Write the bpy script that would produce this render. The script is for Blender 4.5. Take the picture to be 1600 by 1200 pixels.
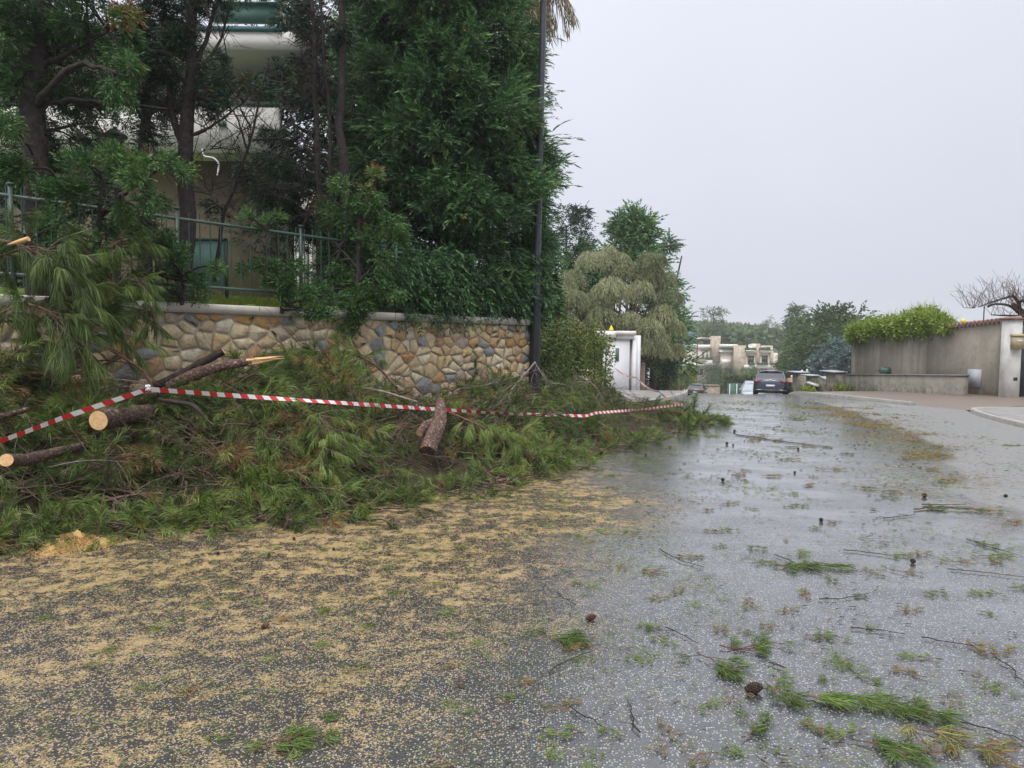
import bpy, math, random
import numpy as np
from mathutils import Matrix, Vector, Euler
for o in list(bpy.data.objects): bpy.data.objects.remove(o)
S = bpy.context.scene
rng = np.random.default_rng(7); random.seed(7)
R = math.radians
# ------------------------------------------------------------------ camera, sky, light, exposure
FPX = 1090.0; EYE = 1.6; PITCH = math.atan(65/FPX); ROLL = 0.010
cam_d = bpy.data.cameras.new('camera'); cam = bpy.data.objects.new('camera', cam_d); S.collection.objects.link(cam)
cam_d.sensor_width = 36; cam_d.lens = FPX/1600*36; cam_d.clip_end = 6000; cam_d.clip_start = .05
CR = Matrix.Rotation(R(90)-PITCH, 3, 'X') @ Matrix.Rotation(ROLL, 3, 'Z')
cam.matrix_world = Matrix.Translation((0, 0, EYE)) @ CR.to_4x4()
S.camera = cam
S.render.engine = 'CYCLES'
S.render.resolution_x = 1024; S.render.resolution_y = 768
W = bpy.data.worlds.new('World'); S.world = W; W.use_nodes = True
SUN_EL, SUN_ROT = R(58), R(200)
def build_world():
    nt = W.node_tree; nt.nodes.clear(); N = nt.nodes.new; L = nt.links.new
    sky = N('ShaderNodeTexSky'); sky.sky_type = 'NISHITA'; sky.sun_disc = False
    sky.sun_elevation = SUN_EL; sky.sun_rotation = SUN_ROT; sky.air_density = 1.0; sky.dust_density = 4
    hs = N('ShaderNodeHueSaturation'); hs.inputs['Saturation'].default_value = .25
    b1 = N('ShaderNodeBackground'); b1.inputs[1].default_value = .05
    L(sky.outputs[0], hs.inputs['Color']); L(hs.outputs[0], b1.inputs[0])
    # cloud deck: even grey, slightly darker and bluer to the horizon, with faint soft patches
    tc = N('ShaderNodeTexCoord'); sx = N('ShaderNodeSeparateXYZ'); L(tc.outputs['Generated'], sx.inputs[0])
    rp = N('ShaderNodeValToRGB'); cr = rp.color_ramp
    cr.elements[0].position = 0.0; cr.elements[0].color = (.60, .635, .745, 1)
    cr.elements[1].position = .95; cr.elements[1].color = (2.5, 2.52, 2.6, 1)
    e = cr.elements.new(.18); e.color = (.69, .72, .82, 1)
    e = cr.elements.new(.48); e.color = (.80, .83, .935, 1)
    L(sx.outputs['Z'], rp.inputs[0])
    nz = N('ShaderNodeTexNoise'); nz.inputs['Scale'].default_value = 1.6; nz.inputs['Detail'].default_value = 4
    L(tc.outputs['Generated'], nz.inputs['Vector'])
    mr = N('ShaderNodeMapRange'); mr.inputs[3].default_value = .90; mr.inputs[4].default_value = 1.10
    L(nz.outputs[0], mr.inputs[0])
    # brighter cloud to the left
    m2 = N('ShaderNodeMath'); m2.operation = 'MULTIPLY_ADD'; m2.inputs[1].default_value = -.10; m2.inputs[2].default_value = 1.0
    L(sx.outputs['X'], m2.inputs[0])
    m3 = N('ShaderNodeMath'); m3.operation = 'MULTIPLY'; L(mr.outputs[0], m3.inputs[0]); L(m2.outputs[0], m3.inputs[1])
    b2 = N('ShaderNodeBackground'); L(rp.outputs[0], b2.inputs[0]); L(m3.outputs[0], b2.inputs[1])
    mx = N('ShaderNodeMixShader'); mx.inputs[0].default_value = .9
    L(b1.outputs[0], mx.inputs[1]); L(b2.outputs[0], mx.inputs[2])
    o = N('ShaderNodeOutputWorld'); L(mx.outputs[0], o.inputs[0])
build_world()
sl = bpy.data.lights.new('sun', 'SUN'); sl.energy = 1.4; sl.angle = R(25); sl.color = (1, .97, .93)
sun = bpy.data.objects.new('sun', sl); S.collection.objects.link(sun)
sd = Vector((math.sin(SUN_ROT)*math.cos(SUN_EL), math.cos(SUN_ROT)*math.cos(SUN_EL), math.sin(SUN_EL)))
sun.rotation_euler = sd.to_track_quat('Z', 'Y').to_euler(); sun.location = (0, -5, 30)
S.view_settings.view_transform = 'Standard'; S.view_settings.look = 'None'
S.view_settings.exposure = 0.2; S.view_settings.gamma = 1.0; S.view_settings.use_curve_mapping = False
S.cycles.max_bounces = 5; S.cycles.diffuse_bounces = 3; S.cycles.glossy_bounces = 2; S.cycles.transmission_bounces = 3
S.cycles.volume_bounces = 1; S.cycles.transparent_max_bounces = 6
# ------------------------------------------------------------------ picture <-> place
CRn = np.array(CR)
def ray(px, py):
    v = CRn @ np.array([(px-800)/FPX, -(py-600)/FPX, -1.0]); return v
def pix(px, py, Y):
    v = ray(px, py); t = Y/v[1]; return np.array([v[0]*t, Y, EYE+v[2]*t])
_hy = np.array([-60, 10, 18, 25, 30, 38.5, 58, 75, 100, 150, 200, 300, 400, 700, 3500.])
_hz = np.array([0, 0, -.06, -.25, -.5, -1.2, -3.0, -4.1, -5.9, -9, -9, 0, 4, 8, 8.])
_ty = np.arange(-60, 3500, .5); _tz = np.interp(_ty, _hy, _hz)
_k = np.ones(9)/9; _tzs = np.convolve(np.pad(_tz, 4, mode='edge'), _k, 'valid')
def hz(y): return np.interp(y, _ty, _tzs)
def gnd(px, py):
    v = ray(px, py)
    t = np.arange(2, 90, .02); z = EYE+v[2]*t; g = hz(v[1]*t); i = np.argmax(z <= g)
    return np.array([v[0]*t[i], v[1]*t[i], g[i]])
# ------------------------------------------------------------------ object helpers
COL = S.collection
def tag(o, label=None, cat=None, group=None, kind=None):
    if label: o['label'] = label
    if cat: o['category'] = cat
    if group: o['group'] = group
    if kind: o['kind'] = kind
    return o
def empty(name, loc, label, cat, group=None, rz=0):
    o = bpy.data.objects.new(name, None); COL.objects.link(o); o.location = tuple(float(c) for c in loc); o.rotation_euler = (0, 0, rz)
    o.empty_display_size = .2
    return tag(o, label, cat, group)
class MB:
    def __init__(s): s.V = []; s.F = {}; s.A = []; s.n = 0; s.M = {}
    def add(s, V, F, rnd=0.5, mi=0):
        V = np.asarray(V, float).reshape(-1, 3); F = np.asarray(F, int)
        if len(V) == 0: return
        s.V.append(V); a = np.broadcast_to(np.asarray(rnd, float), (len(V),)); s.A.append(a)
        k = F.shape[1]; s.F.setdefault(k, []).append(F+s.n); s.M.setdefault(k, []).append(np.full(len(F), mi)); s.n += len(V)
    def build(s, name, mats, parent=None, smooth=False, origin=None):
        if not isinstance(mats, (list, tuple)): mats = [mats]
        V = np.concatenate(s.V); A = np.concatenate(s.A)
        if origin is not None: V = V-np.asarray(origin, float)
        me = bpy.data.meshes.new(name)
        lv = []; ls = []; mi = []
        for k in s.F:
            f = np.concatenate(s.F[k]); lv.append(f.ravel()); ls.append(np.full(len(f), k)); mi.append(np.concatenate(s.M[k]))
        lv = np.concatenate(lv); ls = np.concatenate(ls); mi = np.concatenate(mi)
        me.vertices.add(len(V)); me.vertices.foreach_set('co', V.astype(np.float32).ravel())
        me.loops.add(len(lv)); me.loops.foreach_set('vertex_index', lv.astype(np.int32))
        me.polygons.add(len(ls)); me.polygons.foreach_set('loop_start', np.concatenate([[0], np.cumsum(ls)[:-1]]).astype(np.int32))
        me.polygons.foreach_set('material_index', mi.astype(np.int32))
        if smooth: me.polygons.foreach_set('use_smooth', np.ones(len(ls), bool))
        at = me.attributes.new('rnd', 'FLOAT', 'POINT'); at.data.foreach_set('value', A.astype(np.float32))
        for m in mats: me.materials.append(m)
        me.update(calc_edges=True)
        o = bpy.data.objects.new(name, me); COL.objects.link(o)
        if origin is not None and parent is None: o.location = tuple(float(c) for c in origin)
        if parent is not None:
            o.parent = parent
            if origin is None: o.matrix_parent_inverse = Matrix.Translation(-parent.location) if parent.parent is None else Matrix.Identity(4)
        return o
    # shapes
    def box(s, x0, x1, y0, y1, z0, z1, rnd=.5, mi=0):
        V = [(x, y, z) for x in (x0, x1) for y in (y0, y1) for z in (z0, z1)]
        s.add(V, [(0, 1, 3, 2), (4, 6, 7, 5), (0, 4, 5, 1), (2, 3, 7, 6), (0, 2, 6, 4), (1, 5, 7, 3)], rnd, mi)
    def obox(s, c, ux, uy, uz, rnd=.5, mi=0):      # centre and three half-axes
        c, ux, uy, uz = map(np.asarray, (c, ux, uy, uz))
        V = [c+a*ux+b*uy+d*uz for a in (-1, 1) for b in (-1, 1) for d in (-1, 1)]
        s.add(V, [(0, 1, 3, 2), (4, 6, 7, 5), (0, 4, 5, 1), (2, 3, 7, 6), (0, 2, 6, 4), (1, 5, 7, 3)], rnd, mi)
    def tube(s, P, r, n=7, rnd=.5, mi=0, cap=True, rough=0.0):
        P = np.asarray(P, float); m = len(P); r = np.broadcast_to(np.asarray(r, float), (m,))
        T = np.gradient(P, axis=0); T /= np.linalg.norm(T, axis=1)[:, None]+1e-9
        ref = np.array([0, 0, 1.]) if abs(T[:, 2]).mean() < .8 else np.array([1., 0, 0])
        A = np.cross(T, ref); A /= np.linalg.norm(A, axis=1)[:, None]+1e-9; B = np.cross(T, A)
        th = np.arange(n)*2*math.pi/n
        rr = r[:, None]*(1+rough*rng.normal(size=(m, n))) if rough else np.repeat(r[:, None], n, 1)
        V = P[:, None]+rr[..., None]*(np.cos(th)[None, :, None]*A[:, None]+np.sin(th)[None, :, None]*B[:, None])
        i = np.arange(m-1)[:, None]*n; j = np.arange(n)[None]; j2 = (j+1) % n
        F = np.stack([i+j, i+j2, i+n+j2, i+n+j], -1).reshape(-1, 4)
        s.add(V.reshape(-1, 3), F, rnd, mi)
        if cap:
            for k in (0, m-1): s.add(V[k], [tuple(range(n))[::(-1 if k == 0 else 1)]], rnd, mi)
    def prism(s, poly, z0, z1, rnd=.5, mi=0):
        n = len(poly); V = [(x, y, z0) for x, y in poly]+[(x, y, z1) for x, y in poly]
        s.add(V, [(i, (i+1) % n, n+(i+1) % n, n+i) for i in range(n)], rnd, mi)
        s.add(V[n:], [tuple(range(n))], rnd, mi); s.add(V[:n], [tuple(range(n))[::-1]], rnd, mi)
    def lathe(s, c, prof, n=16, rnd=.5, mi=0, axis=None):
        c = np.asarray(c, float); m = len(prof); th = np.arange(n)*2*math.pi/n
        V = np.array([[(r*math.cos(t), r*math.sin(t), z) for t in th] for r, z in prof]).reshape(-1, 3)
        if axis is not None: V = V @ np.array(Vector(axis).to_track_quat('Z', 'Y').to_matrix()).T
        i = np.arange(m-1)[:, None]*n; j = np.arange(n)[None]; j2 = (j+1) % n
        s.add(V+c, np.stack([i+j, i+j2, i+n+j2, i+n+j], -1).reshape(-1, 4), rnd, mi)
def nrm(v): return v/(np.linalg.norm(v, axis=-1, keepdims=True)+1e-9)
def rdir(n): return nrm(rng.normal(size=(n, 3)))
def leaves(mb, P, D, L, Wd, rnd, mi=0):           # diamond leaflets
    n = len(P); side = nrm(np.cross(D, rdir(n))); L = np.broadcast_to(L, (n,))[:, None]; Wd = np.broadcast_to(Wd, (n,))[:, None]
    V = np.stack([P, P+D*L*.45+side*Wd*.5, P+D*L, P+D*L*.45-side*Wd*.5], 1).reshape(-1, 3)
    F = np.arange(n*4).reshape(-1, 4); mb.add(V, F, np.repeat(np.broadcast_to(rnd, (n,)), 4), mi)
def needles(mb, P, D, L, Wd, rnd, mi=0, bend=0.0):
    n = len(P); side = nrm(np.cross(D, rdir(n))); L = np.broadcast_to(L, (n,))[:, None]; Wd = np.broadcast_to(Wd, (n,))[:, None]
    if bend:
        mid = P+D*L*.55; tip = P+D*L+np.array([0, 0, -1.])*L*bend
        V = np.stack([P-side*Wd*.5, P+side*Wd*.5, mid+side*Wd*.5, mid-side*Wd*.5, tip], 1).reshape(-1, 3)
        b = np.arange(n)[:, None]*5
        mb.add(V, b+np.array([[0, 1, 2, 3]]), np.repeat(np.broadcast_to(rnd, (n,)), 5), mi)
        mb.F.setdefault(3, []).append(b+np.array([[3, 2, 4]])+mb.n-n*5); mb.M.setdefault(3, []).append(np.full(n, mi))
    else:
        V = np.stack([P-side*Wd*.5, P+side*Wd*.5, P+D*L], 1).reshape(-1, 3)
        mb.add(V, np.arange(n*3).reshape(-1, 3), np.repeat(np.broadcast_to(rnd, (n,)), 3), mi)
DOWN = np.array([0, 0, -1.])
def sprays(mb, P, D, L, rnd, K=5, droop=.25, wid=.22, spread=.75, ll=.5, mi=0):
    """feathery flat fronds: a curved axis with paired leaflets"""
    n = len(P); Sd = nrm(np.cross(D, rdir(n)*.6+np.array([0, 0, 1.]))); L = np.broadcast_to(L, (n,))
    for k in range(K):
        t = (k+.3)/K
        B = P+D*(L*t)[:, None]+DOWN*(droop*L*t*t)[:, None]
        Dt = nrm(D+DOWN*2*droop*t)
        l = L*ll*(1-.62*t)*rng.uniform(.75, 1.25, n)
        for sgn in (-1, 1):
            d = nrm(Dt+Sd*sgn*spread+rng.normal(size=(n, 3))*.12)
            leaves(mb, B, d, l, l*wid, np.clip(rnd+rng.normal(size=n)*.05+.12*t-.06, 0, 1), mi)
    Bt = P+D*(L*.8)[:, None]+DOWN*(droop*L*.64)[:, None]
    leaves(mb, Bt, nrm(D+DOWN*2*droop), L*.4, L*.4*wid, np.clip(rnd+.08, 0, 1), mi)
def clump(mb, c, r, n, L, out=None, base=.4, var=.12, droop=.25, K=5, shell=.45, wid=.22, up=0.0, ll=.5, spread=.75, mi=0):
    c = np.asarray(c, float); u = rdir(n); r = np.broadcast_to(np.asarray(r, float), (3,))
    q = rng.uniform(shell, 1, n)[:, None]
    P = c+u*r*q
    D = u*.7+rdir(n)*.6
    if out is not None: D = D+np.asarray(out)[None]*.7
    D = nrm(D+np.array([0, 0, up]))
    hi = .5+.5*u[:, 2]
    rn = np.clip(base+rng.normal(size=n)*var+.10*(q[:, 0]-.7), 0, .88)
    sprays(mb, P, D, L*rng.uniform(.7, 1.25, n), rn, K, droop, wid, spread=spread, ll=ll, mi=mi)
def curve(pts, n=10):
    pts = np.asarray(pts, float); m = len(pts)
    if m == 2: t = np.linspace(0, 1, n)[:, None]; return pts[0]*(1-t)+pts[1]*t
    d = np.concatenate([[0], np.cumsum(np.linalg.norm(np.diff(pts, axis=0), axis=1))]); q = np.linspace(0, d[-1], n)
    P = np.stack([np.interp(q, d, pts[:, i]) for i in range(3)], 1)
    for _ in range(2): P[1:-1] = .25*P[:-2]+.5*P[1:-1]+.25*P[2:]
    return P
# ------------------------------------------------------------------ materials
def newmat(name):
    m = bpy.data.materials.new(name); m.use_nodes = True; nt = m.node_tree; nt.nodes.clear()
    o = nt.nodes.new('ShaderNodeOutputMaterial'); b = nt.nodes.new('ShaderNodeBsdfPrincipled'); nt.links.new(b.outputs[0], o.inputs[0])
    return m, nt, b
def ramp(nt, stops, src=None, interp='LINEAR'):
    r = nt.nodes.new('ShaderNodeValToRGB'); cr = r.color_ramp; cr.interpolation = interp
    while len(cr.elements) > 1: cr.elements.remove(cr.elements[-1])
    cr.elements[0].position = stops[0][0]; cr.elements[0].color = (*stops[0][1], 1)
    for p, c in stops[1:]: e = cr.elements.new(p); e.color = (*c, 1)
    if src is not None: nt.links.new(src, r.inputs[0])
    return r
def noise(nt, scale, detail=4, rough=.55, vec=None, dist=0):
    n = nt.nodes.new('ShaderNodeTexNoise'); n.inputs['Scale'].default_value = scale; n.inputs['Detail'].default_value = detail
    n.inputs['Roughness'].default_value = rough; n.inputs['Distortion'].default_value = dist
    if vec is None: g = nt.nodes.new('ShaderNodeNewGeometry'); vec = g.outputs['Position']
    nt.links.new(vec, n.inputs['Vector']); return n
def math_(nt, op, a, b=None, c=None, clamp=False):
    m = nt.nodes.new('ShaderNodeMath'); m.operation = op; m.use_clamp = clamp
    for i, x in enumerate((a, b, c)):
        if x is None: continue
        if isinstance(x, (int, float)): m.inputs[i].default_value = x
        else: nt.links.new(x, m.inputs[i])
    return m.outputs[0]
def mixc(nt, f, a, b, mode='MIX'):
    m = nt.nodes.new('ShaderNodeMix'); m.data_type = 'RGBA'; m.blend_type = mode
    for i, x in ((0, f), (6, a), (7, b)):
        if isinstance(x, (int, float)): m.inputs[i].default_value = x
        elif isinstance(x, tuple): m.inputs[i].default_value = (*x, 1)
        else: nt.links.new(x, m.inputs[i])
    return m.outputs[2]
def bump(nt, b, h, strength=.3, dist=.01):
    n = nt.nodes.new('ShaderNodeBump'); n.inputs['Strength'].default_value = strength; n.inputs['Distance'].default_value = dist
    nt.links.new(h, n.inputs['Height']); nt.links.new(n.outputs[0], b.inputs['Normal']); return n
def attr(nt, name='rnd'):
    a = nt.nodes.new('ShaderNodeAttribute'); a.attribute_name = name; return a.outputs['Fac']
def leafmat(name, stops, rough=.5, spec=.3, trans=.0):
    m, nt, b = newmat(name); r = ramp(nt, stops, attr(nt)); nt.links.new(r.outputs[0], b.inputs['Base Color'])
    b.inputs['Roughness'].default_value = rough; b.inputs['Specular IOR Level'].default_value = spec
    if trans:
        t = nt.nodes.new('ShaderNodeBsdfTranslucent'); nt.links.new(r.outputs[0], t.inputs[0])
        mx = nt.nodes.new('ShaderNodeMixShader'); mx.inputs[0].default_value = trans
        o = [n for n in nt.nodes if n.type == 'OUTPUT_MATERIAL'][0]
        nt.links.new(b.outputs[0], mx.inputs[1]); nt.links.new(t.outputs[0], mx.inputs[2]); nt.links.new(mx.outputs[0], o.inputs[0])
    return m
def plain(name, col, rough=.6, var=.15, scale=3, spec=.4, metal=0, bmp=0, bscale=60, stretch=None):
    m, nt, b = newmat(name); b.inputs['Roughness'].default_value = rough; b.inputs['Specular IOR Level'].default_value = spec; b.inputs['Metallic'].default_value = metal
    g = nt.nodes.new('ShaderNodeNewGeometry'); vec = g.outputs['Position']
    if stretch:
        mp = nt.nodes.new('ShaderNodeMapping'); mp.inputs['Scale'].default_value = stretch; nt.links.new(vec, mp.inputs[0]); vec = mp.outputs[0]
    n = noise(nt, scale, 6, .6, vec)
    r = ramp(nt, [(.3, tuple(c*(1-var) for c in col)), (.7, tuple(min(1, c*(1+var)) for c in col))], n.outputs[0])
    nt.links.new(r.outputs[0], b.inputs['Base Color'])
    if bmp: bump(nt, b, noise(nt, bscale, 4).outputs[0], bmp, .01)
    return m
def barkmat(name, c1, c2, rough=.85, scale=14):
    m, nt, b = newmat(name); b.inputs['Roughness'].default_value = rough; b.inputs['Specular IOR Level'].default_value = .3
    n = noise(nt, scale, 6, .7, None, .6); r = ramp(nt, [(.35, c1), (.65, c2)], n.outputs[0]); nt.links.new(r.outputs[0], b.inputs['Base Color'])
    bump(nt, b, noise(nt, scale*3, 5, .7).outputs[0], .8, .01); return m
M = {}
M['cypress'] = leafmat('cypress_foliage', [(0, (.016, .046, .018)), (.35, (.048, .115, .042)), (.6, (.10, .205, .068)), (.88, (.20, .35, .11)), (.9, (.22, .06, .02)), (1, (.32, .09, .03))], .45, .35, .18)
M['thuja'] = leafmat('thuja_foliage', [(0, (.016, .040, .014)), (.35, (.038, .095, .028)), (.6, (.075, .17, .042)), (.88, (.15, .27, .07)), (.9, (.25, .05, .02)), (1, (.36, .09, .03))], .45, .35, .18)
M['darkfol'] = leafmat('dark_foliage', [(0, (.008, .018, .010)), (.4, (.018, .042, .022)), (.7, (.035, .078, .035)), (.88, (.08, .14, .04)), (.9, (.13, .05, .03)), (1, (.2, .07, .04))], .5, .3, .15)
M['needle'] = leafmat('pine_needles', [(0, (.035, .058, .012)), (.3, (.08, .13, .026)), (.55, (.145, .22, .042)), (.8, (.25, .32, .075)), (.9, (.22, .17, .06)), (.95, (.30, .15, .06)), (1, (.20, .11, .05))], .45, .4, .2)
M['twig'] = barkmat('twig_bark', (.07, .045, .035), (.19, .13, .10))
M['bark'] = barkmat('pine_bark', (.05, .025, .018), (.20, .10, .07), scale=12)
M['redbark'] = barkmat('red_pine_bark', (.07, .03, .02), (.33, .19, .15), .6, 26)
M['darkbark'] = barkmat('dark_bark', (.015, .012, .011), (.06, .045, .04))
M['greybark'] = barkmat('grey_bark', (.12, .10, .09), (.32, .27, .24))
def platebark(name, c1, c2, c3):
    m, nt, b = newmat(name); b.inputs['Roughness'].default_value = .75; g = nt.nodes.new('ShaderNodeNewGeometry')
    ns = noise(nt, 18, 5, .7); mx = nt.nodes.new('ShaderNodeMix'); mx.data_type = 'RGBA'; mx.blend_type = 'LINEAR_LIGHT'; mx.inputs[0].default_value = .06; nt.links.new(g.outputs['Position'], mx.inputs[6]); nt.links.new(ns.outputs['Color'], mx.inputs[7])
    v = nt.nodes.new('ShaderNodeTexVoronoi'); v.feature = 'DISTANCE_TO_EDGE'; v.inputs['Scale'].default_value = 24; nt.links.new(mx.outputs[2], v.inputs['Vector'])
    r = ramp(nt, [(0, c1), (.10, c2), (.4, c3)], v.outputs['Distance']); c = mixc(nt, .6, r.outputs[0], ramp(nt, [(.35, (.45, .4, .38)), (.65, (1.3, 1.25, 1.2))], noise(nt, 9, 6, .7).outputs[0]).outputs[0], 'MULTIPLY')
    nt.links.new(c, b.inputs['Base Color']); h = math_(nt, 'ADD', math_(nt, 'MINIMUM', v.outputs['Distance'], .25), math_(nt, 'MULTIPLY', noise(nt, 60, 5, .7).outputs[0], .2)); bump(nt, b, h, 1.0, .03); return m
M['plate'] = platebark('plated_pine_bark', (.02, .012, .01), (.10, .055, .038), (.24, .15, .11)); M['redplate'] = platebark('reddish_plated_bark', (.04, .022, .016), (.17, .09, .065), (.36, .26, .22))
def woodcut():
    m, nt, b = newmat('cut_wood'); b.inputs['Roughness'].default_value = .7
    tc = nt.nodes.new('ShaderNodeTexCoord'); w = nt.nodes.new('ShaderNodeTexWave'); w.wave_type = 'RINGS'; w.rings_direction = 'SPHERICAL'
    w.inputs['Scale'].default_value = 55; w.inputs['Distortion'].default_value = 2; nt.links.new(tc.outputs['Object'], w.inputs[0])
    r = ramp(nt, [(0, (.62, .34, .14)), (1, (.78, .52, .27))], w.outputs[0])
    c = mixc(nt, .5, r.outputs[0], ramp(nt, [(.35, (.55, .28, .10)), (.65, (.80, .56, .30))], noise(nt, 30, 4).outputs[0]).outputs[0])
    nt.links.new(c, b.inputs['Base Color']); return m
M['cut'] = woodcut()
M['iron'] = plain('green_iron', (.032, .066, .050), .45, .2, 8, .5)
M['pole'] = plain('pole_paint', (.045, .052, .06), .35, .15, 6, .5)
M['polelow'] = plain('pole_lower', (.012, .014, .017), .4, .2, 6, .5)
M['lampgrey'] = plain('lamp_head_grey', (.06, .065, .07), .4)
M['cream'] = plain('cream_render', (.74, .67, .57), .85, .07, 1.5, .2, bmp=.2)
M['creamw'] = plain('white_render', (.82, .79, .74), .8, .06, 1.5, .2, bmp=.2)
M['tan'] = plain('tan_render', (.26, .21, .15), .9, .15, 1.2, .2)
M['green'] = plain('green_paint', (.08, .17, .135), .5, .12, 4)
M['teal'] = plain('teal_trim', (.07, .17, .17), .5, .12, 4)
M['white'] = plain('white_paint', (.72, .72, .74), .55, .06, 3)
M['glassd'] = plain('dark_glass', (.02, .025, .03), .08, .2, 2, .8)
M['black'] = plain('black_paint', (.015, .016, .018), .4, .2, 3)
M['rubber'] = plain('rubber', (.012, .012, .012), .8, .1)
M['concrete'] = plain('concrete_kerb', (.30, .285, .26), .6, .25, 5, .4, bmp=.5, bscale=40)
M['yellow'] = plain('yellow_paint', (.75, .55, .03), .45, .1)
# ------------------------------------------------------------------ ground materials
def roadmat():
    m, nt, b = newmat('wet_asphalt'); g = nt.nodes.new('ShaderNodeNewGeometry'); P = g.outputs['Position']
    saw, wet = attr(nt, 'saw'), attr(nt, 'wet')
    def vor(scale, f='F1'):
        v = nt.nodes.new('ShaderNodeTexVoronoi'); v.inputs['Scale'].default_value = scale; v.feature = f; nt.links.new(P, v.inputs['Vector']); return v
    v = vor(95); sp = nt.nodes.new('ShaderNodeSeparateColor'); nt.links.new(v.outputs['Color'], sp.inputs[0])
    speck = math_(nt, 'MULTIPLY', math_(nt, 'GREATER_THAN', sp.outputs[0], .48), math_(nt, 'LESS_THAN', v.outputs['Distance'], .38))
    big = noise(nt, 1.3, 5, .6, P); mid = noise(nt, 9, 6, .65, P, .4)
    dark = mixc(nt, mid.outputs[0], (.016, .018, .020), (.065, .067, .071))
    stone = mixc(nt, sp.outputs[1], (.16, .155, .14), (.40, .395, .37))
    dark = mixc(nt, math_(nt, 'MULTIPLY', attr(nt, 'apron'), .75), dark, mixc(nt, mid.outputs[0], (.10, .10, .10), (.26, .26, .255)))
    dark = mixc(nt, math_(nt, 'MULTIPLY', saw, .45), dark, (.040, .027, .015)); stone = mixc(nt, math_(nt, 'MULTIPLY', saw, .6, None, True), stone, (.36, .27, .15))
    base = mixc(nt, speck, dark, stone)
    # sawdust: separate chips whose density follows drifts
    v2 = vor(135); s2 = nt.nodes.new('ShaderNodeSeparateColor'); nt.links.new(v2.outputs['Color'], s2.inputs[0])
    mp = nt.nodes.new('ShaderNodeMapping'); mp.inputs['Rotation'].default_value = (0, 0, R(35)); mp.inputs['Scale'].default_value = (1, 1.7, 1); nt.links.new(P, mp.inputs[0])
    st = noise(nt, 1.7, 7, .62, mp.outputs[0], .5)
    drift = math_(nt, 'MULTIPLY_ADD', st.outputs[0], 3.2, -1.42)
    patch = math_(nt, 'ADD', math_(nt, 'MULTIPLY_ADD', mid.outputs[0], 4.2, -2.1), math_(nt, 'MULTIPLY_ADD', noise(nt, 30, 3, .6, P).outputs[0], 1.8, -.9))
    dens = math_(nt, 'MULTIPLY', saw, math_(nt, 'ADD', math_(nt, 'ADD', drift, patch), .14), clamp=True)
    chip = math_(nt, 'LESS_THAN', s2.outputs[0], dens)
    heavy = nt.nodes.new('ShaderNodeMapRange'); heavy.inputs[1].default_value = .62; heavy.inputs[2].default_value = 1.0; nt.links.new(dens, heavy.inputs[0])
    chipc = mixc(nt, s2.outputs[1], (.17, .10, .042), (.49, .37, .20))
    chipc = mixc(nt, math_(nt, 'MULTIPLY', heavy.outputs[0], .6), chipc, (.45, .32, .155))
    chipc = mixc(nt, math_(nt, 'MULTIPLY', noise(nt, 3.5, 6, .7, P).outputs[0], .55), chipc, (.16, .13, .055))
    cov = math_(nt, 'MAXIMUM', chip, math_(nt, 'MULTIPLY', heavy.outputs[0], .85))
    cov = math_(nt, 'MULTIPLY', cov, .92)
    col = mixc(nt, cov, base, chipc)
    # brown needle silt
    silt = ramp(nt, [(.56, (0, 0, 0)), (.74, (1, 1, 1))], noise(nt, 5, 8, .75, P, 1).outputs[0])
    siltf = math_(nt, 'MULTIPLY', silt.outputs[0], attr(nt, 'silt'))
    col = mixc(nt, siltf, col, (.13, .085, .045))
    nt.links.new(col, b.inputs['Base Color'])
    # wetness: film of water between the stones
    wn = ramp(nt, [(.36, (0, 0, 0)), (.62, (1, 1, 1))], noise(nt, 1.1, 6, .62, mp.outputs[0], .6).outputs[0])
    w = math_(nt, 'MULTIPLY', math_(nt, 'MULTIPLY_ADD', wn.outputs[0], .4, .6), wet)
    w = math_(nt, 'MULTIPLY', w, math_(nt, 'SUBTRACT', 1.0, cov))
    mr = nt.nodes.new('ShaderNodeMapRange'); mr.inputs[3].default_value = .52; mr.inputs[4].default_value = .10; nt.links.new(w, mr.inputs[0])
    nt.links.new(math_(nt, 'MULTIPLY_ADD', attr(nt, 'apron'), .22, mr.outputs[0], True), b.inputs['Roughness'])
    b.inputs['IOR'].default_value = 1.5; b.inputs['Specular IOR Level'].default_value = .85
    cw = nt.nodes.new('ShaderNodeMapRange'); cw.inputs[3].default_value = 0.05; cw.inputs[4].default_value = .9; nt.links.new(w, cw.inputs[0])
    nt.links.new(math_(nt, 'MULTIPLY', cw.outputs[0], math_(nt, 'MULTIPLY_ADD', saw, -.8, 1.0, True)), b.inputs['Coat Weight']); nt.links.new(math_(nt, 'MULTIPLY_ADD', saw, -.6, .85, True), b.inputs['Specular IOR Level']); b.inputs['Coat Roughness'].default_value = .06; b.inputs['Coat IOR'].default_value = 1.6
    hh = math_(nt, 'ADD', math_(nt, 'MULTIPLY', v.outputs['Distance'], -1.0), math_(nt, 'MULTIPLY', mid.outputs[0], 1.0))
    bs = nt.nodes.new('ShaderNodeMapRange'); bs.inputs[3].default_value = .55; bs.inputs[4].default_value = .10; nt.links.new(w, bs.inputs[0])
    bn = bump(nt, b, hh, .5, .006); nt.links.new(bs.outputs[0], bn.inputs['Strength'])
    bn2 = nt.nodes.new('ShaderNodeBump'); bn2.inputs['Strength'].default_value = .22; bn2.inputs['Distance'].default_value = .01
    nt.links.new(noise(nt, 22, 4, .6, P, .3).outputs[0], bn2.inputs['Height']); nt.links.new(bn2.outputs[0], b.inputs['Coat Normal'])
    return m
M['road'] = roadmat()
M['earth'] = plain('earth', (.07, .075, .035), .9, .35, .6)
M['pave'] = plain('pavement_slab', (.22, .21, .20), .45, .25, 3, .5, bmp=.4)
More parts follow.
